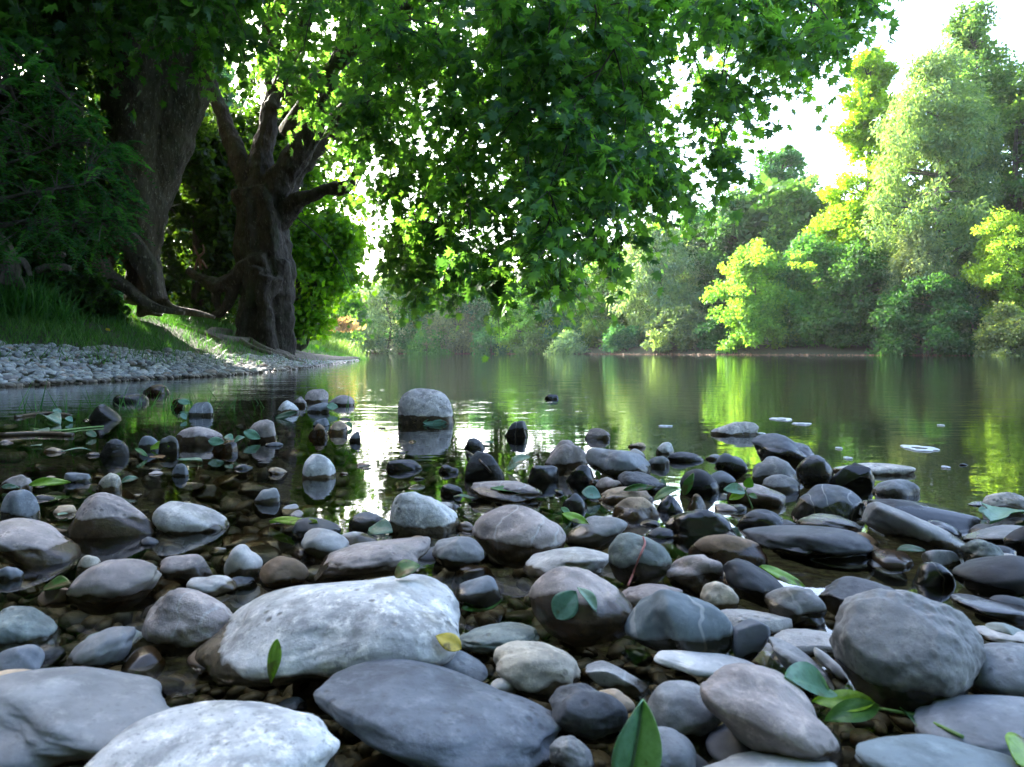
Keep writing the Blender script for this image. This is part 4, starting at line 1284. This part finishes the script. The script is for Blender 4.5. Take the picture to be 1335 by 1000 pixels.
LOWX = [230, 262, 300, 350, 400, 440, 470, 500, 515, 530, 548, 565, 590, 610, 628, 650, 672, 690, 705, 722, 745, 765, 790, 815, 835, 860, 885, 915, 945, 960, 985, 1010, 1060, 1100, 1135, 1150]
LOWY = [60, 100, 160, 190, 210, 240, 260, 340, 350, 380, 415, 395, 370, 405, 395, 370, 345, 335, 370, 385, 350, 330, 290, 320, 300, 262, 250, 225, 205, 150, 75, 50, 62, 52, 22, 0]
HOLES = [(488, 215, 14), (500, 275, 20), (490, 320, 18), (560, 118, 12), (598, 165, 14), (545, 185, 10), (880, 118, 20), (900, 175, 20), (905, 55, 20), (870, 25, 16), (655, 250, 12), (640, 190, 12), (540, 200, 14), (620, 215, 14)]
rg = np.random.default_rng(5)
cl = []
while len(cl) < 380:
    px = rg.uniform(235, 1150) if rg.random() < .5 else rg.uniform(400, 960); lim = np.interp(px, LOWX, LOWY); py = rg.uniform(-30, lim)
    d = rg.uniform(8.5, 16) if px < 650 else rg.uniform(7.5, 13.5)
    if px > 960: d = rg.uniform(8, 11)
    if px < 470: d = rg.uniform(11, 15.5)
    rpx = .42 / d * F
    if px < 450 and py > 10 and rg.random() < .8: continue
    if py > 250 and rg.random() < .45: continue
    if px > 925 and rg.random() < .45: continue
    if py > lim - rpx * 1.0 - (16 if px < 640 else 0): continue
    if any((px - hx) ** 2 + (py - hy) ** 2 < (hr + rpx * .45) ** 2 for hx, hy, hr in HOLES): continue
    cl.append(P(px, py, d))
for (px, py, d, n_) in ((320, 40, 13, 2), (470, 90, 13, 3), (400, 40, 13, 2), (590, 150, 11, 4), (620, 200, 11, 4), (600, 240, 11, 4), (640, 260, 11, 3), (570, 190, 11.5, 3), (465, 200, 14.5, 2), (525, 240, 12, 5), (535, 300, 12, 4), (522, 335, 12.5, 3), (560, 290, 11.5, 3), (530, 200, 12, 4), (480, 395, 17, 1), (600, 345, 11, 4), (612, 368, 11, 1), (555, 345, 12, 3), (563, 372, 12.5, 1), (545, 350, 12, 3), (722, 355, 10, 3), (815, 295, 10, 2), (700, 340, 10, 2), (640, 370, 11, 2), (685, 320, 10, 3), (760, 310, 10, 3), (780, 260, 10, 3), (1040, 55, 9, 4), (1095, 45, 9, 3),
                        (1010, 40, 9, 3), (930, 190, 9.5, 3), (865, 235, 10, 3), (960, 120, 9, 2), (510, 310, 12.5, 3), (650, 330, 11, 3), (590, 320, 11, 3)):
    for _ in range(n_): cl.append(P(px + rg.normal() * 8, py + rg.normal() * 8, d + rg.normal() * .5))
canopy(t2, cl, nodes2, 'crown', 32, .132, col=(.06, .155, .08), twigs=6, per=12, rad=.52, drop=.65)
cl = []
for i in range(120):
    y_ = rg.uniform(6.0, 17); cl.append((rg.uniform(-5, 4.2), y_, CH + .46 * y_ + .9 + rg.uniform(0, 3.5)))
cr2 = canopy(t2, cl, nodes2, 'crown', 34, .17, col=(.05, .14, .075), per=11, rad=.75)
cr2.name = 'crown'

# young plane saplings / suckers hanging right of tree two, bright against the light
def leafy_shrub(name, label, cat, base, blobs, leaf, col, n_clumps, seed, rad=.5, twigs=6, per=11, lean=0):
    root = empty(name, base); tag(root, label, cat)
    rg2 = np.random.default_rng(seed)
    b = Buf(); nodes = []
    cl = []
    for (c, r_) in blobs:
        c = np.array(c, float); r_ = np.array(r_, float)
        m_ = (np.array(base) + c) / 2 + rg2.normal(size=3) * .15
        nodes.append(tube(b, [base, m_, c], [.07, .05, .02], 8, .1, 0, seed))
        k = max(1, int(n_clumps * np.prod(r_) ** .66 / sum(np.prod(np.array(q[1], float)) ** .66 for q in blobs)))
        for _ in range(k):
            v = rg2.normal(size=3); v /= np.linalg.norm(v); cl.append(c + v * r_ * rg2.uniform(.35, 1) ** .5)
    b.build('stems', M_bark2, root)
    canopy(root, cl, np.vstack(nodes), 'crown', seed, leaf, col=col, twigs=twigs, per=per, rad=rad)
    return root


def blob(px, py, d, rpx, rpy, dep): return (P(px, py, d), (rpx * d / F, dep, rpy * d / F))


def gbase(px, d):
    x = (px - CX) / F * d; return (x, d, float(ground_z(x, d)))


leafy_shrub('plane_sapling', 'bright backlit leafy sapling right of the fluted trunk', 'tree', gbase(385, 18.5),
            [blob(395, 370, 18.5, 25, 60, 1.0), blob(425, 310, 19, 45, 45, 1.2), blob(400, 300, 19, 30, 50, 1.0), blob(405, 420, 18.5, 20, 20, .5), blob(440, 345, 19, 32, 32, .8), blob(450, 290, 19, 28, 40, .8), blob(395, 215, 19, 50, 40, 1.2)],
            .15, (.085, .20, .025), 170, 61, .5)

# dark understorey behind and between the two big trees
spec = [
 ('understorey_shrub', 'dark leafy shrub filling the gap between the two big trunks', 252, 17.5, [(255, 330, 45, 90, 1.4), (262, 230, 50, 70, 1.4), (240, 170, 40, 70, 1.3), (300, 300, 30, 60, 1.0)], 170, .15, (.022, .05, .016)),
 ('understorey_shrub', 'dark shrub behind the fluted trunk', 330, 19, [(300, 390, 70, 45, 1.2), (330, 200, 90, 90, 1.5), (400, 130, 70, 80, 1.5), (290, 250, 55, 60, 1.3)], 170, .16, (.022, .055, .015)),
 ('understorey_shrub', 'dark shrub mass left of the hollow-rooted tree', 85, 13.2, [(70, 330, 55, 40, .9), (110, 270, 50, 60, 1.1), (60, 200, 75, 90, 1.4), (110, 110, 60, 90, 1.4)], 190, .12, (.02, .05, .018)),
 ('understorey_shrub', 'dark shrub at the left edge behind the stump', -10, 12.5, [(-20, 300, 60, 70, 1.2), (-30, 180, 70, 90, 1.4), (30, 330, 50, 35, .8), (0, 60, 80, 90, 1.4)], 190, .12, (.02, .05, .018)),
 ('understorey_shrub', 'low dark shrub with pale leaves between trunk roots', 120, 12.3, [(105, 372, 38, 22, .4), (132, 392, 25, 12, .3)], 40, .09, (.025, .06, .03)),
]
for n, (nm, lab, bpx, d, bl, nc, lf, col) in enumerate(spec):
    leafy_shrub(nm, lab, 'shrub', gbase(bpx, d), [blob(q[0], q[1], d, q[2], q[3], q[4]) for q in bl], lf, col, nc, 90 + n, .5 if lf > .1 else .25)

# shrub with feather-shaped leaves at the upper left
def feather_shrub():
    base = gbase(-60, 9.2); root = empty('feather_leaved_shrub', base)
    tag(root, 'shrub with drooping feather-shaped leaves at the upper left', 'shrub')
    rg2 = np.random.default_rng(77); b = Buf(); nodes = []; lb = Buf()
    for (px, py, d) in ((20, 130, 9), (70, 190, 8.6), (110, 240, 8.4), (30, 260, 8.8), (90, 130, 9), (-20, 200, 9), (60, 60, 9.2), (135, 290, 8.6)):
        e_ = P(px, py, d); m_ = (np.array(base) + e_) / 2 + np.array([-.4, 0, .5]); nodes.append(tube(b, [base, m_, e_], [.05, .03, .01], 7, .1, 0, 3))
    nodes = np.vstack(nodes); nodes = nodes[nodes[:, 2] > 1.4]
    Ps, Ds, Us, Ss, Ts = [], [], [], [], []
    for i in range(620):
        px = rg2.uniform(-70, 165); top = np.interp(px, [-70, 60, 120, 165], [10, 60, 150, 190]); bot = np.interp(px, [-70, 40, 110, 165], [330, 330, 325, 300])
        py = rg2.uniform(top, bot); d = rg2.uniform(8.2, 9.8)
        a = P(px, py, d); k = np.argmin(np.linalg.norm(nodes - a, axis=1))
        dr = rg2.normal(size=3) * .6 + np.array([.5, -.35, -.15]); dr /= np.linalg.norm(dr)
        L = rg2.uniform(.22, .40); nl = 11; s = np.linspace(.12, 1, nl)
        path = a + dr * (s * L)[:, None] + np.array([0, 0, -.5 * L]) * (s ** 2)[:, None]
        if i % 2 == 0: tube(b, [nodes[k], (nodes[k] + a) / 2 + np.array([0, 0, .06]), a], [.008, .006, .004], 4, sub=2, cap=False)
        tube(b, [a, path[5], path[-1]], [.003, .002, .0015], 3, sub=1, cap=False)
        side = np.cross(dr, [0, 0, 1]); side /= np.linalg.norm(side)
        tn = rg2.random()
        for sg in (-1, 1):
            Ps.append(path); Ds.append(side * sg + dr * .35 + np.array([0, 0, -.25]) + rg2.normal(size=(nl, 3)) * .12)
            Us.append(np.tile([0, 0, 1.], (nl, 1)) + rg2.normal(size=(nl, 3)) * .2); Ss.append(rg2.uniform(.045, .062, nl)); Ts.append(np.full(nl, tn))
    X, Y, Z = frames(np.vstack(Ds), np.vstack(Us))
    instances(lb, QT * np.array([1.05, 1, 1]), QF, np.vstack(Ps), X, Y, Z, np.concatenate(Ss), np.concatenate(Ts))
    o = lb.build('crown', M_leaf, root, tone=True); o.color = (.022, .085, .05, 1); b.build('stems', M_bark2, root)


feather_shrub()
# bare reddish fork standing between the trunks
b = Buf()
for pp in (((262, 352), (259, 335), (252, 320)), ((259, 335), (266, 328), (264, 318)), ((254, 352), (257, 340), (260, 334)), ((262, 338), (270, 350))):
    tube(b, [P(x_, y_, 15.2) for x_, y_ in pp], [.028, .022, .014][:len(pp)], 8, .15, 0, 2)
o = b.build('dead_branch', plain_material('reddish_wood', (.12, .06, .04), .8, bump=.01), None, True, P(262, 352, 15.2)); tag(o, 'forked reddish dead branch standing between the two big trunks', 'branch')
# ---------------------------------------------------------------- far bank trees, each its own
def far_tree(name, label, px, wpx, top, d, col, kind='round', n=9000, leaf=.26, seed=0, low=.0, cat='tree', dens=1.0, lean=0.0):
    rg = np.random.default_rng(1000 + seed)
    x = (px - CX) / F * d; zb = float(ground_z(x, d)); H = CH + (HY - top) / F * d - zb; W = wpx / 2 * d / F
    root = empty(name, (x, d, zb)); tag(root, label, cat)
    base = np.array([x, d, zb])
    # lobes on the crown envelope
    lobes = []
    nl = int({'round': 120, 'tall': 130, 'willow': 170, 'bush': 70}[kind] * dens)
    for i in range(nl):
        t = rg.random() ** (.8 if kind != 'bush' else 1.0)
        hgt = low + (1 - low) * t
        if kind == 'round': env = (math.sin(math.pi * min(.97, .26 + .72 * t))) ** .5
        elif kind == 'tall': env = (1 - t) ** .55 * (.65 + .35 * min(1, t * 5)) + .12
        elif kind == 'willow': env = (math.sin(math.pi * (.15 + .80 * t))) ** .7
        else: env = math.sqrt(max(0, 1 - t * t)) * .95 + .05
        env *= rg.uniform(.65, 1.28)
        a = rg.uniform(0, 6.2832); rr = env * W * rg.uniform(.35, 1.0) ** .5
        c = base + np.array([math.cos(a) * rr * .92 + lean * t * H, math.sin(a) * rr * .7, hgt * H * (.98 if kind == 'tall' else .94)])
        r0 = W * rg.uniform(.10, .32) * (.62 + .38 * env)
        r0 = min(r0, H * .16)
        lobes.append((c, r0))
    # trunk and limbs
    b = Buf()
    top_pt = base + np.array([lean * H * .8, 0, H * .86])
    tr_ = tube(b, [base - np.array([0, 0, .2]), base + np.array([rg.normal() * .15, 0, H * .35]), base + np.array([rg.normal() * .3 + lean * H * .5, 0, H * .6]), top_pt], [max(.10, H * .016), H * .012, H * .008, .03], 8, .1, 0, seed)
    for (c, r0) in lobes[::3]:
        k = np.argmin(np.abs(tr_[:, 2] - (c[2] - .3 * np.linalg.norm((c - base)[:2])))); a_ = tr_[k]
        tube(b, [a_, (a_ + c) / 2 + np.array([0, 0, .1]), c], [H * .004 + .02, H * .003 + .01, .012], 4, sub=2, cap=False)
    b.build('trunk', M_bark2, root)
    # leaves: shells of the lobes, in flattened sprays
    wts = np.array([l[1] ** 2 for l in lobes]); wts /= wts.sum()
    idx = rg.choice(len(lobes), size=n, p=wts)
    C = np.array([l[0] for l in lobes])[idx]; RR = np.array([l[1] for l in lobes])[idx]
    v = rg.normal(size=(n, 3)); v /= np.linalg.norm(v, axis=1)[:, None]
    v[:, 2] *= np.where(v[:, 2] < 0, .75, 1)
    rad = rg.uniform(.25, 1.12, n) ** .6
    sq = np.array([1, 1, .78]) if kind != 'willow' else np.array([.85, .85, 1.15])
    pos = C + v * (RR * rad)[:, None] * sq
    # small irregular sprigs
    pos += (np.sin(pos[:, [1, 2, 0]] * 3.1 + C) * .22) + rg.normal(size=(n, 3)) * .12
    pos[:, 2] = np.maximum(pos[:, 2], base[2] - .1 + .25 * rg.random(n))
    D = v + rg.normal(size=(n, 3)) * .75; D[:, 2] -= .25 if kind != 'willow' else .9
    U = v * .6 + np.array([0, 0, .8]) + rg.normal(size=(n, 3)) * .5
    X, Y, Z = frames(D, U)
    lt = np.random.default_rng(seed).uniform(.15, .85, len(lobes))[idx]
    tone = np.clip(lt * .7 + .15 + rg.normal(size=n) * .18, 0, 1)
    lb = Buf()
    instances(lb, NT * np.array([1.3, 1, 1]) if kind == 'willow' else QT, QF, pos, X, Y, Z, leaf * rg.uniform(.6, 1.3, n), tone)
    o = lb.build('crown', M_far, root, tone=True); o.color = (*col, 1)
    return root


GR = (.05, .16, .055); DG = (.035, .12, .065); LG = (.11, .26, .06); YG = (.17, .30, .04); SV = (.155, .26, .19); BG = (.045, .14, .085); PG = (.14, .20, .10)
FAR = [
 # px, width, top, dist, colour, kind, n, leaf, low, label
 ('tree', 408, 110, 350, 78, LG, 'round', 6000, .34, .05, 'pale green tree glowing behind the reeds at the far left bank'),
 ('tree', 452, 90, 366, 96, GR, 'round', 5000, .36, 0, 'farthest mid-green tree at the bend of the river'),
 ('willow', 505, 96, 352, 93, SV, 'willow', 7000, .40, 0, 'silvery grey-green willow right of the bend'),
 ('tree', 553, 80, 345, 92, DG, 'round', 6000, .36, 0, 'dark green tree between two silvery willows far away'),
 ('willow', 600, 84, 378, 89, (.11, .165, .12), 'willow', 7000, .38, 0, 'dull silvery willow behind the hanging yellow leaves'),
 ('tree', 650, 80, 350, 88, DG, 'round', 7000, .36, 0, 'dark rounded tree behind the light green one in the middle distance'),
 ('tree', 688, 80, 372, 84, LG, 'round', 7000, .34, 0, 'light green tree standing forward at the middle of the far bank'),
 ('tree', 742, 76, 345, 82, BG, 'round', 7000, .34, 0, 'bluish dark tree right of the light green one in the middle'),
 ('shrub', 742, 46, 432, 77, SV, 'bush', 2500, .26, 0, 'small silvery shrub leaning over the water in the middle'),
 ('tree', 792, 70, 325, 79, (.085, .18, .06), 'tall', 8000, .32, 0, 'slender light green tree left of the big silvery willow'),
 ('willow', 858, 112, 285, 75, SV, 'willow', 12000, .34, 0, 'big silvery willow at the centre of the far bank'),
 ('willow', 888, 92, 402, 69, (.10, .17, .11), 'bush', 6000, .26, 0, 'grey-green willow bush at the foot of the big silvery willow'),
 ('tree', 915, 110, 262, 78, BG, 'round', 10000, .34, 0, 'bluish green broad tree right of the big silvery willow'),
 ('tree', 1018, 118, 186, 80, DG, 'round', 12000, .34, .1, 'dark green tree whose crown pokes highest into the sky gap'),
 ('tree', 962, 110, 245, 74, (.04, .11, .05), 'round', 11000, .32, 0, 'dense green tree below the sky gap'),
 ('tree', 1052, 120, 225, 71, (.07, .16, .06), 'round', 11000, .32, 0, 'mid-green feathery tree below the sky gap at right'),
 ('tree', 985, 96, 318, 63, LG, 'round', 9000, .27, 0, 'light green tree with yellow tips nearest the water at right of centre'),
 ('tree', 1060, 110, 305, 62, GR, 'round', 10000, .27, 0, 'rounded green tree overhanging the water between the two yellow-tipped ones'),
 ('tree', 1118, 110, 318, 59, (.04, .115, .04), 'round', 10000, .26, 0, 'dense dark green tree at the foot of the tall yellow tree'),
 ('tree', 1135, 104, 58, 64, (.17, .32, .03), 'tall', 14000, .30, .25, 'tall narrow tree with bright yellow-green leaves against the sky'),
 ('tree', 1100, 90, 268, 64, (.16, .29, .03), 'round', 8000, .28, .2, 'yellow-green tree leaning against the left of the tall narrow one'),
 ('willow', 1222, 160, 45, 58, (.12, .215, .12), 'willow', 20000, .30, .12, 'tall pale olive willow, the largest tree at right'),
 ('poplar', 1272, 140, -2, 62, (.07, .16, .07), 'tall', 14000, .28, .1, 'tallest pointed green tree reaching the top of the picture'),
 ('willow', 1198, 80, 290, 56, (.18, .25, .16), 'willow', 8000, .24, .12, 'pale dry-looking willow boughs hanging over the dark green bush'),
 ('tree', 1210, 140, 360, 54, (.03, .095, .04), 'bush', 11000, .24, 0, 'broad dark green bush at the water under the olive willow'),
 ('tree', 1330, 170, 60, 60, (.08, .18, .06), 'round', 13000, .28, .1, 'green rounded tree cut by the right edge'),
 ('tree', 1312, 90, 275, 53, YG, 'round', 9000, .22, .1, 'yellow-green tree at the right edge'),
 ('shrub', 1318, 80, 398, 50, PG, 'bush', 6000, .18, 0, 'pale green bush at the water at the right edge'),
 ('tree', 1410, 150, 60, 56, GR, 'round', 9000, .30, .05, 'large green tree just beyond the right edge'),
 ('tree', 1530, 170, 20, 56, DG, 'round', 9000, .34, .05, 'dark tree well beyond the right edge'),
 ('shrub', 935, 60, 418, 66, DG, 'bush', 3500, .22, 0, 'small dark bush at the waterline left of the yellow-tipped tree'),
 ('shrub', 640, 60, 428, 84, DG, 'bush', 2500, .28, 0, 'small dark bush at the waterline in the middle distance'),
 ('shrub', 812, 50, 425, 74, BG, 'bush', 2500, .24, 0, 'small bluish bush at the waterline left of the willow bush'),
 ('shrub', 560, 60, 430, 88, GR, 'bush', 2500, .28, 0, 'low green bush at the waterline near the bend'),
 ('shrub', 700, 60, 436, 81, (.05, .11, .05), 'bush', 2500, .26, 0, 'low bush at the foot of the light green middle tree'),
 # woods on the left bank behind the plane trees
 ('tree', 262, 150, 40, 34, DG, 'round', 9000, .30, .0, 'dark tree far back on the left bank between the trunks'),
 ('tree', 120, 240, 60, 30, DG, 'round', 9000, .30, .0, 'dark tree far back on the left bank behind the hollow-rooted tree'),
 ('tree', -60, 260, 130, 27, DG, 'round', 9000, .30, .0, 'dark tree far back at the left edge'),
 ('tree', 375, 90, 230, 50, (.06, .13, .04), 'round', 6000, .30, .0, 'hazy green tree on the left bank behind the bright sapling'),
]
ROOTS = {}
for n, (nm, px, wpx, top, d, col, kind, nn, leaf, low, lab) in enumerate(FAR):
    if d > 66 and px > 420 and nm != 'willow': col = tuple(v * 1.3 for v in col)
    ROOTS[px] = far_tree(nm, lab, px, wpx, top, d, col, kind, int(nn * 1.9), leaf * 1.12, n, low, 'shrub' if nm == 'shrub' else 'tree', 1.0, 0)

# yellower leaves standing in for sunlit patches of the crowns, parented to their tree
def sunlit_leaves(root, d, spots, col, leaf=.2, seed=1):
    rg = np.random.default_rng(seed); Ps, Vs = [], []
    for (px, py, r) in spots:
        for _ in range(max(2, int(r / 4))):
            c = P(px + rg.normal() * r * .75, py + rg.normal() * r * .6, d + rg.normal() * .5)
            rr = r * .75 * d / F; k = 70
            v = rg.normal(size=(k, 3)); v /= np.linalg.norm(v, axis=1)[:, None]
            Ps.append(c + v * rr * (rg.random(k) ** .4)[:, None] * np.array([1.2, 1, .7])); Vs.append(v)
    Ps, Vs = np.vstack(Ps), np.vstack(Vs); k = len(Ps)
    X, Y, Z = frames(Vs + rg.normal(size=(k, 3)) * .7 - np.array([0, 0, .3]), np.array([0, 0, 1.]) + rg.normal(size=(k, 3)) * .6)
    b = Buf(); instances(b, QT, QF, Ps, X, Y, Z, leaf * rg.uniform(.6, 1.3, k), rg.random(k))
    o = b.build('sunlit_sprays', M_far, root, tone=True); o.color = (*col, 1); o['label'] = 'yellow-green sprays on the outside of the crown, sunlight put into their colour'


sunlit_leaves(ROOTS[985], 59, [(988, 312, 8), (985, 328, 12), (966, 342, 14), (950, 356, 12), (968, 378, 14), (962, 396, 12), (945, 350, 8), (1036, 338, 9), (1050, 345, 8)], (.17, .32, .06))
sunlit_leaves(ROOTS[1100], 61, [(1085, 280, 16), (1100, 300, 14), (1075, 292, 10)], (.16, .31, .05), seed=2)
sunlit_leaves(ROOTS[1135], 62, [(1150, 200, 16), (1130, 230, 18), (1155, 255, 18), (1120, 280, 18), (1130, 305, 14), (1170, 215, 12), (1145, 170, 12)], (.17, .32, .035), .24, 3)
sunlit_leaves(ROOTS[1312], 50.5, [(1300, 290, 14), (1285, 320, 12), (1310, 340, 14), (1275, 300, 9), (1290, 365, 10), (1320, 310, 12)], (.18, .32, .06), .18, 4)
# yellow sprays give the crown tips a sunlit colour
# reeds at the far left bank
def reeds(px, wpx, top, d, n, col, pl, label):
    x = (px - CX) / F * d; root = empty('reed_clump', (x, d, float(ground_z(x, d)))); tag(root, label, 'reeds')
    W = wpx / 2 * d / F; H = (HY - top) / F * d + .2
    b = Buf()
    pts = lambda: (x + rng.normal() * W * .45, d + rng.normal() * 1.2)
    grass(b, n, pts, H * .55, H * 1.1, .16, .5)
    o = b.build('blades', M_grass, root, tone=True); o.color = (*col, 1)
    if pl:
        b = Buf(); k = 260
        p0 = np.array([[x + W * .35 + rng.normal() * W * .3, d + rng.normal() * .8, CH + (HY - top) / F * d * rng.uniform(.72, 1.05)] for _ in range(k)])
        D = np.array([0.25, 0, 1.0]) + rng.normal(size=(k, 3)) * .3
        X, Y, Z = frames(D, rng.normal(size=(k, 3)))
        instances(b, QT * np.array([.7, 1, 1]), QF, p0, X, Y, Z, rng.uniform(.35, .7, k), rng.random(k))
        o = b.build('plumes', M_grass, root, tone=True); o.color = (.42, .26, .18, 1)


reeds(432, 62, 424, 50, 2600, (.16, .27, .08), True, 'bright green reed clump with pinkish plumes at the far left bank')
reeds(395, 50, 432, 46, 1500, (.10, .20, .05), False, 'green reeds left of the plumed clump')

# reddish leaf litter floating along the far waterline
M_lit = plain_material('leaf_litter', (.22, .12, .07), .7, var=.4, scale=3)
b = Buf(); k = 4500
x = rng.uniform(-20, 62, k); y = np.interp(x, FX, FY) - rng.uniform(.0, 1.6, k) ** 1.3
D = rng.normal(size=(k, 3)) * np.array([1, 1, .5]); X, Y, Z = frames(D, np.array([0, 0, 1.]) + rng.normal(size=(k, 3)) * .6)
instances(b, QT * np.array([1.4, 1, 1]), QF, np.stack([x, y, rng.uniform(.01, .05, k)], 1), X, Y, Z, rng.uniform(.06, .16, k), np.full(k, .5))
o = b.build('leaf_litter', M_lit); tag(o, 'thin line of reddish floating leaves along the far waterline', 'leaf litter', kind='stuff')

# far-off woods: one mass behind the single trees of the far bank, plus unseen woods added to block light
def woodland(label, fn, n, leaf, col, seed):
    rg = np.random.default_rng(seed); P0, V0 = fn(rg, n)
    D = V0 + rg.normal(size=(n, 3)) * .8; U = np.array([0, 0, 1.]) + rg.normal(size=(n, 3)) * .6
    X, Y, Z = frames(D, U); b = Buf()
    tone = np.clip(.5 + .3 * smooth_noise(P0[:, 0] * .4, P0[:, 2] * .5) + rg.normal(size=n) * .15, 0, 1)
    instances(b, QT * np.array([1.3, 1, 1]), QF, P0, X, Y, Z, leaf * rg.uniform(.6, 1.4, n), tone)
    o = b.build('woodland', M_far, None, tone=True); o.color = (*col, 1); tag(o, label, 'woodland', kind='stuff')


def far_pts(rg, n):
    x = rg.uniform(-45, 90, n); y = np.interp(x, FX, FY) + rg.uniform(12, 20, n)
    px = x / y * F + CX
    hpx = np.interp(px, [250, 430, 520, 700, 860, 950, 1000, 1040, 1110, 1180, 1400, 1900], [330, 385, 365, 350, 320, 265, 240, 250, 290, 140, 90, 60])
    H = (HY - hpx) / F * y * (1 + .10 * smooth_noise(x * .6, y * .1))
    z = H * rg.random(n)
    return np.stack([x, y, z], 1), np.tile([0, -1., 0], (n, 1))


def back_pts(rg, n):  # out of view, placed to cut skylight from behind the camera
    x = rg.uniform(-16, 22, n); y = rg.uniform(-9, -5, n) - .012 * x * x
    z = ground_z(x, y) + rg.random(n) * (11 + 2 * smooth_noise(x * .5, 0 * x))
    return np.stack([x, y, z], 1), np.tile([0, 1., 0], (n, 1))


def left_pts(rg, n):  # out of view, height shaped to keep sun off stones and bank
    y = rg.uniform(-7, 29, n); x = rg.uniform(-5.5, 0, n) - np.interp(y, [-7, 8, 21, 29], [10.2, 10.5, 15.5, 20])
    z = ground_z(x, y) + rg.random(n) * (np.interp(y, [5, 10], [12, 10.5]) + 1.5 * smooth_noise(y * .6, 0 * x))
    return np.stack([x, y, z], 1), np.tile([1., 0, 0], (n, 1))


woodland('unseen dark wood added along the left bank to keep the sun off', left_pts, 30000, .6, (.03, .08, .03), 303)
woodland('far green woods behind the single trees of the far bank', far_pts, 60000, .8, (.035, .095, .04), 301)
woodland('unseen wood added behind the camera to block skylight', back_pts, 15000, .65, (.03, .07, .025), 302)

# haze over the river: one closed box of thin air around everything
bm = bmesh.new(); bmesh.ops.create_cube(bm, size=1)
me = bpy.data.meshes.new('haze'); bm.to_mesh(me); bm.free()
m, nt, out = new_mat('haze_air'); pv = nt.nodes.new('ShaderNodeVolumePrincipled')
pv.inputs['Color'].default_value = (.93, .96, 1, 1); pv.inputs['Density'].default_value = HAZE; pv.inputs['Anisotropy'].default_value = .45
nt.links.new(pv.outputs[0], out.inputs['Volume'])
o = link('haze', me, m); o.scale = (420, 420, 46); o.location = (10, 150, 14.0)
tag(o, 'thin bright haze over the river', 'haze', kind='stuff')
sc.cycles.volume_bounces = 0
